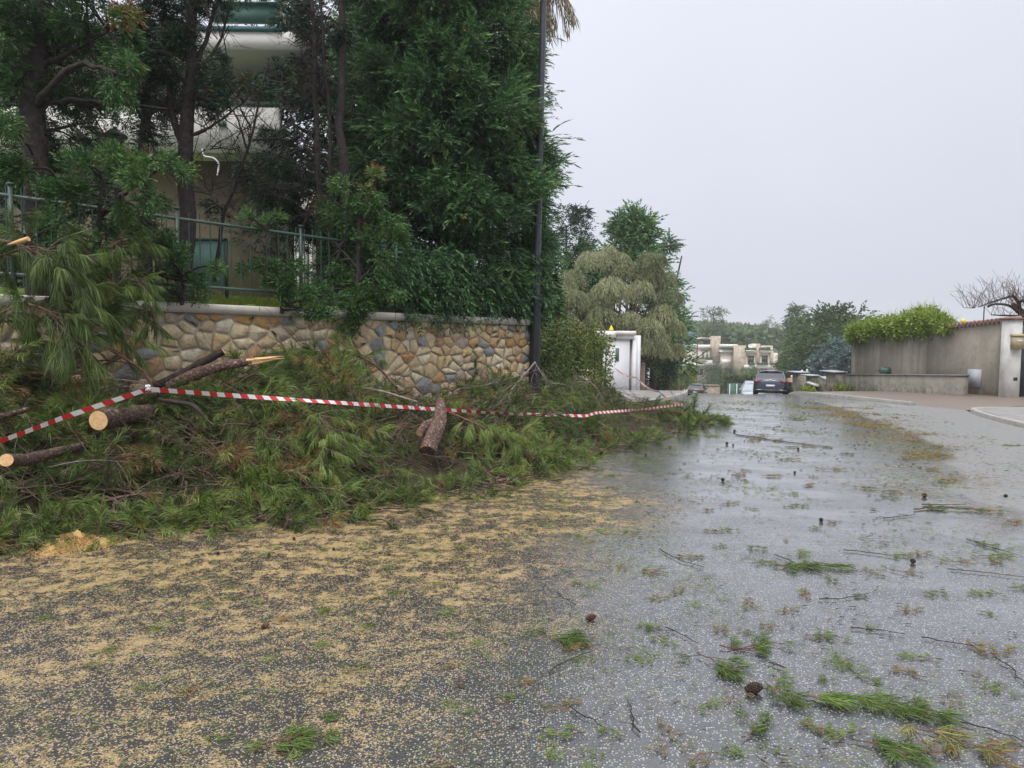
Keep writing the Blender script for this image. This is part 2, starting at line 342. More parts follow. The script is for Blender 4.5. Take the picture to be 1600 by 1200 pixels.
def brickmat():
    m, nt, b = newmat('brick_pavers'); g = nt.nodes.new('ShaderNodeNewGeometry')
    br = nt.nodes.new('ShaderNodeTexBrick'); br.inputs['Scale'].default_value = 4.5; br.inputs['Mortar Size'].default_value = .03
    br.inputs['Color1'].default_value = (.17, .135, .115, 1); br.inputs['Color2'].default_value = (.14, .115, .10, 1); br.inputs['Mortar'].default_value = (.12, .10, .08, 1)
    nt.links.new(g.outputs['Position'], br.inputs[0])
    c = mixc(nt, noise(nt, 1.2, 5).outputs[0], br.outputs[0], (.17, .13, .10)); nt.links.new(c, b.inputs['Base Color'])
    b.inputs['Roughness'].default_value = .5; return m
M['brick'] = brickmat()
def sheet(name, X, Y, Z, mats, attrs=None, parent=None):
    ny, nx = X.shape; mb = MB(); i = np.arange(ny-1)[:, None]*nx; j = np.arange(nx-1)[None]
    mb.add(np.stack([X, Y, Z], -1).reshape(-1, 3), np.stack([i+j, i+j+1, i+nx+j+1, i+nx+j], -1).reshape(-1, 4))
    o = mb.build(name, mats, parent, smooth=True)
    for k, a in (attrs or {}).items():
        at = o.data.attributes.new(k, 'FLOAT', 'POINT'); at.data.foreach_set('value', a.astype(np.float32).ravel())
    return o
def smooth(a, b, x): t = np.clip((x-a)/(b-a), 0, 1); return t*t*(3-2*t)
# wall line (foot of the stone wall) and the edges of the road
WX0, WY0, WX1, WY1 = -4.39, 8.7, .385, 14.0
wd = np.array([WX1-WX0, WY1-WY0]); WLEN = np.linalg.norm(wd); wd = wd/WLEN; wn = np.array([wd[1], -wd[0]])   # wn points to the road
def wallp(s): return np.array([WX0, WY0])+wd*s
def wx(y): return WX0+(y-WY0)*wd[0]/wd[1]
Ly = np.array([-8, 5, 14, 16, 19.5, 22, 27, 35, 42, 78, 110, 150.]); Lx = np.array([wx(-8), wx(5), .39, 1.6, 4.1, 5.2, 7.0, 8.3, 9.6, 19, 30, 46])
Ry = np.array([-8, 8, 14, 18, 20, 26, 32, 39, 45, 78, 110, 150.]); Rx = np.array([9.2, 9.5, 10.2, 11.7, 11.4, 11.4, 12.9, 15.5, 17.5, 27, 38, 54])
yy = np.concatenate([np.arange(-8, 1, .5), np.arange(1, 12, .08), np.arange(12, 45, .25), np.arange(45, 151, 1.5)])
u = np.linspace(0, 1, 160)
LX = np.interp(yy, Ly, Lx); RX = np.interp(yy, Ry, Rx)
X = LX[:, None]*(1-u)+RX[:, None]*u; Y = np.repeat(yy[:, None], len(u), 1)
# the road's own cross fall: shallow gutter on the right, ramp beyond it
gut = np.interp(yy, [-8, 5, 6.5, 7.65, 11, 17.6, 26, 150], [4.2, 4.5, 4.8, 5.0, 6.9, 8.6, 10.6, 60])[:, None]
Z = hz(Y)+.05*smooth(gut, gut+4, X)*(Y < 24)
# sawdust zone: left foreground, edge running from (860,1200) px up to (950,780) px
pe = np.array([[.15, 2.0], [.15, 2.9], [.35, 4.0], [.8, 5.2], [1.5, 6.8], [1.6, 8.4], [1.0, 10]])
ex = np.interp(Y, pe[:, 1], pe[:, 0])+.18*np.sin(Y*2.1)+.12*np.sin(Y*5.3+X)
saw = 1-smooth(ex-1.0, ex+.5, X); saw = saw*(1-smooth(8.0, 10.5, Y))*(1-.35*smooth(0, -6, X)*0)
saw = saw*(.72+.5*smooth(3.0, 5.2, Y))*(1-.45*smooth(-.9, .1, X)*(1-smooth(3.0, 4.6, Y)))
wet = smooth(ex-1.2, ex+.6, X)*(1-smooth(gut-.10, gut+.12, X)*.9*(1-smooth(20, 25, Y))); wet = np.maximum(wet, .25*(1-smooth(gut-.05, gut+.1, X)))
wet = np.maximum(wet, .7*smooth(18, 27, Y))
silt = .35+.65*np.exp(-((X-gut+.5)/.7)**2); silt = np.where(saw > .4, .25, silt); edge = X-gut-.08*np.sin(Y*3.1)-.05*np.sin(Y*7.7); apron = smooth(-.06, .10, edge)*(1-smooth(20, 24, Y)); silt = np.maximum(silt*(1-.6*apron), 1.6*np.exp(-(edge/.07)**2)*(Y < 19))
o = sheet('road', X, Y, Z, M['road'], dict(saw=saw, wet=wet, silt=silt, apron=apron)); tag(o, kind='structure')
# terrain sheet to the horizon (under everything)
gy = np.concatenate([np.arange(-40, 200, 4), np.arange(200, 420, 10), np.array([450, 550, 700, 1000, 1500.])])
gx = np.concatenate([[-1500, -900, -500], np.arange(-300, 301, 12), [500, 900, 1500]])
GX, GY = np.meshgrid(gx, gy)
GZ = hz(GY)-.12+.9*np.sin(GX*.03)*smooth(150, 300, GY)+6*smooth(120, 300, -GX+0*GY)*smooth(100, 300, GY)
o = sheet('ground', GX, GY, GZ-.15*(GY > 60), M['earth']); tag(o, kind='structure')
# left pavement beyond the brush, with a rounded kerbed corner
def strip(name, ys, xl, xr, dz, mat, tilt=0.0, n=12):
    ys = np.asarray(ys, float); u = np.linspace(0, 1, n)
    X = np.asarray(xl)[:, None]*(1-u)+np.asarray(xr)[:, None]*u; Y = np.repeat(ys[:, None], n, 1)
    Z = hz(Y)+dz+tilt*(X-np.asarray(xl)[:, None]); return tag(sheet(name, X, Y, Z, mat), kind='structure')
ys = np.concatenate([np.arange(14.2, 50, .6), np.arange(50, 150, 4)])
PLx = np.interp(ys, [14, 19, 28, 38, 75, 150], [.45, 1.5, 4.3, 7.2, 16, 43])
Lk = np.interp(ys, Ly, Lx)
strip('pavement', ys, PLx-1.2, Lk-.14, .12, M['pave'])
def kerb(name, pts, w=.14, h=.13):
    P = curve([(x, y, 0) for x, y in pts], max(8, int(len(pts)*6))); T = nrm(np.gradient(P, axis=0)); Nn = np.stack([-T[:, 1], T[:, 0], 0*T[:, 0]], 1)
    mb = MB(); m = len(P); z = hz(P[:, 1]); sec = [(-w/2, -.1), (-w/2, h-.015), (-w/2+.015, h), (w/2-.015, h), (w/2, h-.015), (w/2, -.1)]
    V = np.stack([P+Nn*a+np.array([0, 0, 1])*(z+b)[:, None] for a, b in sec], 1).reshape(-1, 3); k = len(sec)
    i = np.arange(m-1)[:, None]*k; j = np.arange(k-1)[None]
    mb.add(V, np.stack([i+j, i+j+1, i+k+j+1, i+k+j], -1).reshape(-1, 4)); mb.add(V[:k], [tuple(range(k))]); mb.add(V[-k:], [tuple(range(k))[::-1]])
    return tag(mb.build(name, M['concrete']), kind='structure')
kerb('kerb', [(x-.07, y) for x, y in zip(Lx[2:], Ly[2:])])
kerb('kerb', [(11.40, 19.75), (11.43, 21.2), (11.45, 23), (11.47, 26), (12.95, 32), (15.55, 39), (17.6, 45), (27, 78)])
kerb('kerb', [(9.5, 8), (10.27, 14), (10.9, 16), (11.75, 17.95), (13.2, 18.03), (20, 18.03)])
ys = np.concatenate([np.arange(18.15, 50, .35), np.arange(50, 150, 4)]); Rk = np.interp(ys, Ry, Rx)+.14
Rw = np.interp(ys, [18, 31, 39, 50, 150], [18, 16.4, 17.2, 22, 62])
o = strip('pavement', ys, Rk, Rw, .105, M['brick'], .03, 30)
co = np.empty(len(o.data.vertices)*3); o.data.vertices.foreach_get('co', co); co = co.reshape(-1, 3)
co[:, 2] -= .09*(1-smooth(19.8, 20.5, co[:, 1]))*(1-smooth(0, 1.6, co[:, 0]-np.interp(co[:, 1], Ry, Rx))); o.data.vertices.foreach_set('co', co.ravel())
ys = np.append(np.arange(6, 17.8, .4), 17.95); strip('pavement', ys, np.interp(ys, Ry, Rx)+.14, np.full(len(ys), 20.), .11, M['pave'], .03)
# ------------------------------------------------------------------ stone wall with coping
GT = 2.06                                           # top of the coping
def stonemat():
    m, nt, b = newmat('wall_stone'); a = attr(nt)
    r = ramp(nt, [(0, (.84, .74, .52)), (.14, (.74, .55, .28)), (.26, (.86, .78, .60)), (.38, (.66, .41, .15)), (.50, (.52, .33, .24)), (.58, (.76, .65, .42)), (.70, (.60, .36, .14)), (.80, (.74, .62, .42)), (.88, (.58, .46, .40)), (.93, (.30, .31, .31)), (1, (.40, .42, .42))], a)
    n = noise(nt, 14, 8, .7); c = mixc(nt, .55, r.outputs[0], ramp(nt, [(.34, (.30, .24, .17)), (.60, (1, .97, .90))], n.outputs[0]).outputs[0], 'MULTIPLY')
    st = ramp(nt, [(.55, (0, 0, 0)), (.75, (1, 1, 1))], noise(nt, 6, 5, .6).outputs[0])
    c = mixc(nt, math_(nt, 'MULTIPLY', st.outputs[0], .35), c, (.40, .22, .08))
    nt.links.new(c, b.inputs['Base Color']); b.inputs['Roughness'].default_value = .62; b.inputs['Specular IOR Level'].default_value = .35
    bump(nt, b, noise(nt, 28, 8, .75).outputs[0], 1.0, .03); return m
M['stone'] = stonemat(); M['mortar'] = plain('mortar', (.30, .25, .19), .9, .2, 8, .2, bmp=.6, bscale=50)
M['coping'] = plain('coping_paint', (.55, .50, .44), .6, .14, 2.5, .35, bmp=.2, stretch=(1, 1, .3))
def clip(poly, p, n):                               # keep the side where (x-p).n <= 0
    out = []
    for i in range(len(poly)):
        a, b_ = poly[i], poly[(i+1) % len(poly)]; da, db = (a-p) @ n, (b_-p) @ n
        if da <= 0: out.append(a)
        if da*db < 0: out.append(a+(b_-a)*da/(da-db))
    return out
S0 = -3.4; S1 = WLEN
def stone_cells(L0, L1, H0, H1, sx, sz):
    nx = int((L1-L0)/sx)+1; nz = int((H1-H0)/sz)+1; pts = []
    for j in range(-1, nz+1):
        for i in range(-1, nx+1):
            if rng.random() < .2: continue
            pts.append((L0+(i+.5+(j % 2)*.5+rng.uniform(-.42, .42))*sx, H0+(j+.5+rng.uniform(-.42, .42))*sz))
    pts = np.array(pts); asp = np.array([1, 1.25]); out = []
    for k, p in enumerate(pts):
        if not (L0-.05 < p[0] < L1+.05 and H0-.05 < p[1] < H1+.05): continue
        d = (pts-p)*asp; o = np.argsort((d**2).sum(1))[1:16]
        poly = [np.array(c) for c in ((p[0]-.4, p[1]-.4), (p[0]+.4, p[1]-.4), (p[0]+.4, p[1]+.4), (p[0]-.4, p[1]+.4))]
        for q in o:
            v = (pts[q]-p)*asp**2; v2 = v/np.linalg.norm(v); poly = clip(poly, (p+pts[q])/2-v2*.013, v2)
            if len(poly) < 3: break
        for (pp, nn) in (((L0, 0), (-1, 0)), ((L1, 0), (1, 0)), ((0, H0), (0, -1)), ((0, H1-.01), (0, 1))):
            if len(poly) >= 3: poly = clip(poly, np.array(pp), np.array(nn))
        if len(poly) >= 3: out.append(np.array(poly))
    return out
def chaikin(P, k=.22):
    Q = np.roll(P, -1, 0); return np.stack([P*(1-k)+Q*k, P*k+Q*(1-k)], 1).reshape(-1, 2)
def build_wall():
    root = empty('stone_wall', (*wallp(0), 0), 'rubble stone garden wall in cream, ochre and grey with a pale coping, behind the cut pine', 'wall')
    mb = MB(); th = .30
    def W3(s, d, z):
        p = wallp(s)+wn*d; return (p[0], p[1], z)
    H = GT-.12
    V = [W3(s, d, z) for s in (S0, S1) for d in (0, -th) for z in (-.2, H)]
    mb.add(V, [(0, 1, 3, 2), (4, 6, 7, 5), (0, 4, 5, 1), (2, 3, 7, 6), (0, 2, 6, 4), (1, 5, 7, 3)])
    mb.build('mortar_core', M['mortar'], root)
    mb = MB()
    for poly in stone_cells(S0+.02, S1-.02, 0.0, H, .20, .15):
        a = poly; x, y = a[:, 0], a[:, 1]; ar = .5*abs(np.dot(x, np.roll(y, -1))-np.dot(y, np.roll(x, -1)))
        if ar < .003: continue
        e = np.linalg.norm(np.roll(a, -1, 0)-a, axis=1); a = a[e > .012]
        if len(a) < 3: continue
        a = chaikin(a, .04); a = a+rng.normal(size=a.shape)*.003
        c = a.mean(0); n = len(a); hgt = rng.uniform(.010, .024); tl = rng.normal(size=2)*.05
        V = []
        for sc, d in ((1.0, -.004), (.99, hgt*.8), (.965, hgt)):
            for q in a:
                w = c+(q-c)*sc; V.append(W3(w[0], d+(tl @ (q-c))*(d > 0), w[1]))
        V.append(W3(c[0], hgt*1.0, c[1])); F4 = []; 
        for l in (0, 1):
            for i in range(n): F4.append((l*n+i, l*n+(i+1) % n, (l+1)*n+(i+1) % n, (l+1)*n+i))
        rv = rng.random(); rv = rv if rng.random() < .9 or rv < .85 else .3
        mb.add(V, F4, rv); base = mb.n-len(V)
        mb.F.setdefault(3, []).append(np.array([(2*n+i, 2*n+(i+1) % n, 3*n) for i in range(n)])+base); mb.M.setdefault(3, []).append(np.zeros(n, int))
    mb.build('stone_facing', M['stone'], root)
    s = S0; k = 0
    while s < S1:
        e = min(s+2.35, S1+.04); mb = MB()
        V = [W3(a+(.004 if a == s else -.004), d, z) for a in (s, e) for d, z in ((.06, H), (.06, GT-.02), (.045, GT), (-th-.03, GT), (-th-.05, GT-.02), (-th-.05, H))]
        mb.add(V, [(i, (i+1) % 6, 6+(i+1) % 6, 6+i) for i in range(6)]); mb.add(V[:6], [tuple(range(6))[::-1]]); mb.add(V[6:], [tuple(range(6))])
        mb.build('coping', M['coping'], root); s = e
build_wall()
def build_fence():
    root = empty('iron_fence', (*wallp(0), GT), 'green painted iron railing standing on top of the stone wall', 'fence')
    off = -.16
    def w2(s, z, d=off): p = wallp(s)+wn*d; return np.array([p[0], p[1], z])
    ux = np.array([wd[0], wd[1], 0]); uy = np.array([wn[0], wn[1], 0]); uz = np.array([0, 0, 1.])
    for s in np.arange(.30-1.77*2, 7, 1.77):
        mb = MB(); mb.obox(w2(s, GT+.60), ux*.019, uy*.019, uz*.60); mb.obox(w2(s, GT+1.21), ux*.03, uy*.03, uz*.012); mb.obox(w2(s, GT+.006), ux*.05, uy*.05, uz*.006)
        mb.build('post', M['iron'], root)
    for z in (GT+1.08, GT+.23):
        mb = MB(); mb.obox(w2((S0+S1)/2, z), ux*(S1-S0)/2, uy*.009, uz*.02); mb.build('rail', M['iron'], root)
    mb = MB()
    for s in np.arange(S0+.07, S1, .14): mb.tube([w2(s, GT+.10, off+.002), w2(s, GT+1.18, off+.002)], .0085, 5)
    tag(mb.build('picket_panel', M['iron'], root), kind='stuff')
build_fence()
# garden terrace behind the wall
def build_terrace():
    s = np.linspace(S0-2, S1+.0, 40); d = np.array([.30, .8, 1.6, 2.6, 4, 8, 14]); zz = np.array([1.90, 1.98, 2.15, 2.3, 2.35, 2.35, 2.35])
    P = np.array([[wallp(a)-wn*b for b in d] for a in s]); Z = np.repeat(zz[None], len(s), 0)+.05*rng.normal(size=(len(s), len(d)))*(d > .5)
    M['lawn'] = plain('lawn', (.10, .15, .02), .9, .4, 3)
    tag(sheet('garden_ground', P[..., 0], P[..., 1], Z, M['lawn']), kind='structure')
    mb = MB(); n = 26000; ss = rng.uniform(0, 4.5, n); dd = rng.uniform(.35, 3.2, n); q = np.array([WX0, WY0])+np.outer(ss, wd)-np.outer(dd, wn)
    z = np.interp(dd, d, zz); D = nrm(rng.normal(size=(n, 3))*.35+np.array([0, 0, 1])); needles(mb, np.column_stack([q, z]), D, rng.uniform(.04, .11, n), .012, rng.uniform(.3, 1, n))
    M['grass'] = leafmat('grass_blades', [(0, (.06, .10, .01)), (.6, (.16, .22, .02)), (1, (.30, .33, .05))], .5, .3, .3)
    tag(mb.build('grass', M['grass']), 'yellow green lawn grass growing behind the stone wall', 'grass', kind='stuff')
    mb = MB(); e = wallp(S1); e2 = e-wn*14; mb.add([(e[0], e[1], -1), (e2[0], e2[1], -1), (e2[0], e2[1], 2.3), (e[0], e[1], 1.9)], [(0, 1, 2, 3)])
    tag(mb.build('terrace_bank', M['earth']), kind='structure')
build_terrace()
#SECTION2
# ------------------------------------------------------------------ foliage: trees and shrubs
def pts(lst, Y): return np.array([pix(x, y, Y) for x, y in lst])
def bare_twigs(mb, P0, D0, L, n, depth=2, r=.01, spread=.6, rnd=.5):
    """recursive bare twigs grown from points along a limb"""
    for i in range(n):
        p = P0+rng.normal(size=3)*.02; d = nrm(D0+rng.normal(size=3)*spread); l = L*rng.uniform(.6, 1.2)
        q = [p]; dd = d.copy()
        for k in range(4): dd = nrm(dd+rng.normal(size=3)*.18); q.append(q[-1]+dd*l/4)
        mb.tube(q, np.linspace(r, r*.35, 5), 3, rnd, cap=False)
        if depth > 1:
            for k in (1, 2, 3, 4): bare_twigs(mb, q[k], dd, l*.55, 1 if k < 4 else 2, depth-1, r*.55, spread, rnd)
def pxtree(name, label, cat, trunks, clumps, Y, fol, bark, group=None, L=.20, dens=1.0, droop=.25, twigs=(), K=5, base=.4, wid=.22, up=0.0, depth=.35, lift=None):
    """a plant given by limb paths and foliage clumps, each with its own place, size and distance"""
    p0 = pix(*trunks[0][0][0][:2], Y) if trunks else pix(clumps[0][0], clumps[0][1], Y)
    root = empty(name, p0, label, cat, group)
    limb_pts = []
    if trunks:
        mb = MB()
        for path, r0, r1 in trunks:
            P = np.array([pix(q[0], q[1], q[2] if len(q) > 2 else Y) for q in path]); P = curve(P, 14)
            P[1:-1] += rng.normal(size=(12, 3))*r0*.25
            mb.tube(P, np.linspace(r0, r1, 14), 9, rough=.06); limb_pts.append(P)
        mb.build('trunk', bark, root, smooth=True)
        LP = np.concatenate(limb_pts)
    mb = MB(); tb = MB(); hb = False
    for c in clumps:
        x, y, rp = c[:3]; dY = c[3] if len(c) > 3 else rng.uniform(-1, 1)*depth; b = c[4] if len(c) > 4 else base
        C = pix(x, y, Y+dY); r = rp*(Y+dY)/FPX
        nn = int(dens*105*(r/.3)**2)+6
        out = nrm(C-LP[np.argmin(((LP-C)**2).sum(1))]) if trunks else None
        for kk in range(max(1, int(3*(r/.3)))):
            off = rng.normal(size=3)*r*.5; rr = r*rng.uniform(.45, .8)
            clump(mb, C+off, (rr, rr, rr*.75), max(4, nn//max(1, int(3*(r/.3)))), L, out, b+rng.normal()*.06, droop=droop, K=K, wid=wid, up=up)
            if trunks:
                j = np.argmin(((LP-C)**2).sum(1)-(0)); a = LP[j]
                if np.linalg.norm(a-C) < 3:
                    mid = (a+C+off)/2+np.array([0, 0, .06])+rng.normal(size=3)*.05; tb.tube(curve([a, mid, C+off], 6), np.linspace(.02, .006, 6), 4, cap=False); hb = True
    mb.build('foliage', fol, root)
    for (x, y, Lt, n) in twigs:
        C = pix(x, y, Y+rng.uniform(-.4, .4)); bare_twigs(tb, C, rng.normal(size=3)*.4+np.array([0, 0, .2]), Lt, n, 3, .010, .7); hb = True
    if hb: tb.build('branch', bark, root)
    return root
# the big cypress hanging over the wall
def big_cypress():
    Yc = 14.6; base = pix(696, 500, Yc); base[2] = 2.15
    root = empty('cypress_tree', base, 'tall dense dark green cypress whose lowest sprays hang over the wall by the lamp post', 'tree')
    mb = MB(); P = [base+np.array([0, 0, z]) for z in np.linspace(-.1, 9.5, 12)]; mb.tube(P, np.linspace(.17, .02, 12), 8); mb.build('trunk', M['darkbark'], root, smooth=True)
    fb = MB(); lb = MB()
    zz = np.array([-.35, .3, 1.2, 2.4, 4, 5.5, 7, 8.3, 9.8]); rr = np.array([1.2, 1.6, 1.9, 2.05, 1.9, 1.72, 1.45, 1.0, .15])
    nb = 640
    for i in range(nb):
        z = rng.uniform(-.25, 1)**1*9.4 if False else rng.uniform(.08, 9.6); ang = rng.uniform(0, 2*math.pi)
        Rr = np.interp(z, zz, rr)*rng.uniform(.80, 1.10)
        if math.sin(ang) > .5 and rng.random() < .4: continue
        o = np.array([math.cos(ang), math.sin(ang), 0.]); a = base+np.array([0, 0, max(.1, z-.35)])
        e = base+o*Rr+np.array([0, 0, z])
        if z < .8 and o[1] < 0: e = e+np.array([0, .0, 0])
        b = .36+rng.normal()*.09; b = b+.05*(o[0]-.2)
        if rng.random() < .008: b = .96
        mid = a*.45+e*.55+np.array([0, 0, .18]); C = curve([a, mid, e], 7); lb.tube(C, np.linspace(.03, .008, 7), 4, cap=False)
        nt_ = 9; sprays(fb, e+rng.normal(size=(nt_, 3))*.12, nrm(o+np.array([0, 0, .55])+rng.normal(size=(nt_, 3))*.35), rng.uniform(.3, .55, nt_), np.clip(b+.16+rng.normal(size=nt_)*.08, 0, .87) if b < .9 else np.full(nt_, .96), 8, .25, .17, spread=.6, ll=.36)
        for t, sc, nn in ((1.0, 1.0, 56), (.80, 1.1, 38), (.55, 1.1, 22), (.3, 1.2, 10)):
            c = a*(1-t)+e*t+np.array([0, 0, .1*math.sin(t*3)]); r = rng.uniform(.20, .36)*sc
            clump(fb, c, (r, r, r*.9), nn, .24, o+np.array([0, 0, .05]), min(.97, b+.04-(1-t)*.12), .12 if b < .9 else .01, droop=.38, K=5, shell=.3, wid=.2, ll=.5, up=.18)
    for i in range(95):
        x = rng.uniform(622, 848); y = rng.uniform(385, 492) if x < 660 else rng.uniform(395, 490); Yw = 13224/(1770-x); c = pix(x, y, Yw+rng.uniform(-.12, .25)); r = rng.uniform(.16, .27)
        clump(fb, c, (r, r, r), 30, .24, np.array([.3, -.8, -.5]), .36+rng.normal()*.10, .09, droop=.5, K=5, shell=.3, wid=.26)
    fb.build('foliage', M['cypress'], root); lb.build('branch', M['darkbark'], root)
big_cypress()
def left_plants():
    pxtree('conifer_tree', 'dark conifer with a thick trunk at the far left, carrying a rust brown dead branch', 'tree',
        [([(66, 470), (52, 300), (46, 160), (60, 0), (70, -120)], .17, .09), ([(50, 170), (120, 95, 8.6), (200, 120, 8.4)], .05, .015), ([(55, 275), (120, 278, 8.6), (200, 290, 8.3)], .035, .012), ([(50, 165), (110, 155), (260, 170)], .035, .012), ([(48, 110), (120, 75), (170, 50)], .04, .012), ([(48, 60), (10, 20), (-40, -10)], .04, .02)],
        [(20, 25, 45), (60, 60, 45), (110, 20, 38), (30, 100, 42), (90, 85, 40), (135, 45, 34, 0, .42), (75, 130, 40), (20, 150, 36), (100, 160, 34, .3, .28), (60, 200, 36, .4, .25), (165, 110, 26), (182, 125, 30, -.4, .5), (205, 118, 22, -.4, .52), (150, 75, 24), (185, 32, 20, -.2, .95), (205, 28, 14, -.2, .97), (175, 60, 20), (210, 55, 20), (15, 225, 34, -.4, .48), (35, 262, 28, -.5, .5), (5, 190, 30), (130, 170, 24, .4, .25), (110, 200, 26, .4, .25), (150, 195, 22, .3, .3), (60, -30, 50), (130, -40, 40), (0, -20, 50), (85, 240, 26, .5, .22), (20, 300, 26, .4, .25), (70, 300, 24, .6, .22), (160, 150, 20, .2, .3)],
        8.9, M['thuja'], M['darkbark'], wid=.2, L=.145, dens=3.4, base=.33, twigs=[(110, 220, .5, 4), (140, 190, .5, 4), (90, 250, .4, 3), (60, 180, .4, 3), (160, 220, .4, 3)])
    pxtree('conifer_tree', 'thin forked conifer with a bare lower trunk rising behind the railing post', 'tree',
        [([(290, 470), (289, 330), (293, 200), (298, 100), (305, 0), (312, -120)], .125, .05), ([(291, 235), (268, 190), (262, 120), (258, 40), (250, -60)], .055, .02), ([(296, 140), (322, 60), (345, -10), (360, -60)], .04, .015), ([(292, 215), (335, 195), (380, 160)], .025, .008), ([(293, 170), (250, 170), (200, 165)], .03, .01), ([(297, 120), (340, 80), (352, 40), (365, -30)], .025, .008)],
        [(225, 30, 30), (262, 20, 36), (240, 70, 36), (275, 75, 30, 0, .4), (215, 100, 34, .2, .28), (255, 115, 34, .2, .25), (225, 140, 26, .3, .22), (270, 45, 28, -.2, .45), (330, 110, 24, -.2, .45), (345, 130, 24), (320, 150, 22), (365, 128, 20, 0, .95), (300, 30, 26), (245, -20, 44), (300, -40, 50), (350, 160, 18, 0, .93), (380, 150, 24), (335, 175, 18, .1, .3), (215, 170, 16, .3, .25), (270, 150, 20, .3, .22), (230, 190, 15, .3, .3), (200, 60, 20)],
        10.0, M['darkfol'], M['darkbark'], L=.145, dens=2.8, base=.42, twigs=[(x, y, .55, 3) for x, y in ((320, 200), (350, 190), (260, 190), (240, 210), (330, 230), (310, 150), (270, 160), (340, 60), (220, 200), (370, 215), (350, 90), (300, 250), (250, 250))])
    pxtree('bare_conifer', 'mostly bare blackish conifer with two thin trunks just left of the big cypress', 'tree',
        [([(500, 430), (497, 250), (492, 120), (485, 0), (480, -100)], .06, .025), ([(540, 440), (538, 250), (535, 120), (532, 0), (530, -100)], .09, .05), ([(470, 360), (510, 270), (470, 220), (446, 160), (440, 110)], .03, .01), ([(515, 400), (517, 200), (505, 60), (500, -60)], .04, .02)],
        [(450, 190, 24, 0, .5), (440, 250, 26, 0, .45), (455, 290, 24, 0, .35), (470, 50, 26), (520, 60, 26, 0, .3), (455, 130, 14, 0, .8), (500, 130, 22, .3, .3), (520, 200, 22, .3, .25), (475, 330, 26, .2, .3), (530, 300, 30, .3, .2), (470, 10, 28), (540, -30, 36), (500, 270, 24, .3, .2), (540, 370, 36, .4, .2), (490, 370, 30, .4, .22), (420, 310, 24, .4, .3), (405, 140, 14, 0, .85), (510, 330, 18, 0, .95), (390, 270, 22, .4, .35)],
        12.0, M['darkfol'], M['darkbark'], L=.16, dens=2.8, base=.42, twigs=[(x, y, .75, 4) for x, y in ((480, 90), (460, 110), (500, 150), (470, 160), (520, 110), (490, 200), (520, 240), (460, 240), (500, 290), (510, 30), (440, 150), (540, 180), (520, 330), (470, 290), (545, 280))])
    pxtree('sapling', 'slender leaning bare sapling standing between the railing and the cream house', 'tree',
        [([(335, 440), (350, 320), (380, 270), (392, 210), (410, 140), (420, 90)], .035, .012), ([(388, 240), (372, 185), (360, 170)], .02, .01), ([(392, 200), (365, 150)], .02, .008), ([(395, 220), (440, 215)], .02, .01), ([(372, 282), (410, 295), (470, 320)], .015, .006)],
        [(400, 330, 18, 0, .4), (345, 345, 20, .2, .35), (330, 330, 18, 0, .3), (395, 290, 14, 0, .4)], 11.2, M['darkfol'], M['darkbark'], L=.16, dens=.6, twigs=[(x, y, .6, 3) for x, y in ((350, 320), (380, 280), (392, 220), (400, 180), (370, 330), (360, 260), (330, 300))])
    pxtree('thuja_shrub', 'bright green bushy shrub growing through the railing below the two garden lanterns', 'shrub',
        [([(150, 480), (150, 380), (160, 280)], .05, .02), ([(150, 400), (90, 330)], .03, .01), ([(160, 330), (240, 270)], .03, .01)],
        [(140, 255, 28, -.1, .42), (175, 265, 30, -.3, .52), (205, 275, 28, -.3, .55), (235, 262, 24, -.2, .55), (270, 258, 20, -.2, .58), (292, 262, 16, -.2, .6), (225, 300, 22, -.3, .56), (195, 310, 24), (95, 285, 26, -.3, .5), (75, 300, 24, -.3, .5), (115, 290, 22, -.3, .5), (100, 340, 28), (130, 360, 28, -.3, .5), (85, 375, 26), (155, 345, 26, .1, .32), (190, 350, 30, .2, .26), (225, 345, 28, .2, .26), (210, 385, 28, .2, .24), (170, 395, 28, .2, .28), (60, 345, 22, .2, .28), (245, 380, 26, .1, .3), (110, 400, 34, .2, .25), (50, 400, 34, .2, .24), (250, 320, 18, .1, .32), (135, 310, 24, .3, .22), (20, 360, 26, .3, .24)],
        8.1, M['thuja'], M['darkbark'], L=.115, dens=3, base=.45, droop=.15, wid=.28, K=4, up=.15)
    pxtree('thuja_shrub', 'low green shrub on the coping beside the railing post, next to the leaning pine boughs', 'shrub',
        [([(285, 476), (285, 430)], .03, .015)],
        [(250, 405, 26, 0, .4), (275, 400, 26, -.1, .5), (300, 405, 24, -.1, .55), (322, 412, 18, -.1, .52), (290, 430, 28), (262, 440, 26), (310, 435, 20), (275, 460, 22, 0, .3), (245, 460, 20, 0, .3), (235, 425, 22, 0, .32)],
        8.72, M['thuja'], M['darkbark'], L=.105, dens=3, base=.42, droop=.15, wid=.28, K=4)
    pxtree('thuja_shrub', 'small round bright green bush poking above the railing', 'shrub', [([(418, 440), (416, 360)], .015, .008)],
        [(400, 348, 14, 0, .55), (418, 342, 17, 0, .62), (432, 350, 14, 0, .58), (412, 360, 16, 0, .4)], 9.72, M['thuja'], M['darkbark'], L=.12, dens=1.7, droop=.05, wid=.25, up=.4, K=4)
    pxtree('thuja_shrub', 'green shrub sprawling over the coping in front of the middle of the railing', 'shrub', [([(440, 490), (440, 430)], .03, .01)],
        [(385, 432, 16, 0, .5), (410, 428, 20, 0, .5), (440, 430, 22, 0, .48), (465, 425, 18), (425, 455, 20, 0, .35), (455, 460, 24, 0, .45), (480, 470, 22, 0, .45), (470, 485, 18, 0, .4), (500, 478, 20), (440, 475, 16, .1, .35), (430, 405, 14), (520, 470, 20)],
        9.85, M['thuja'], M['darkbark'], L=.115, dens=3, droop=.15, wid=.28, K=4)
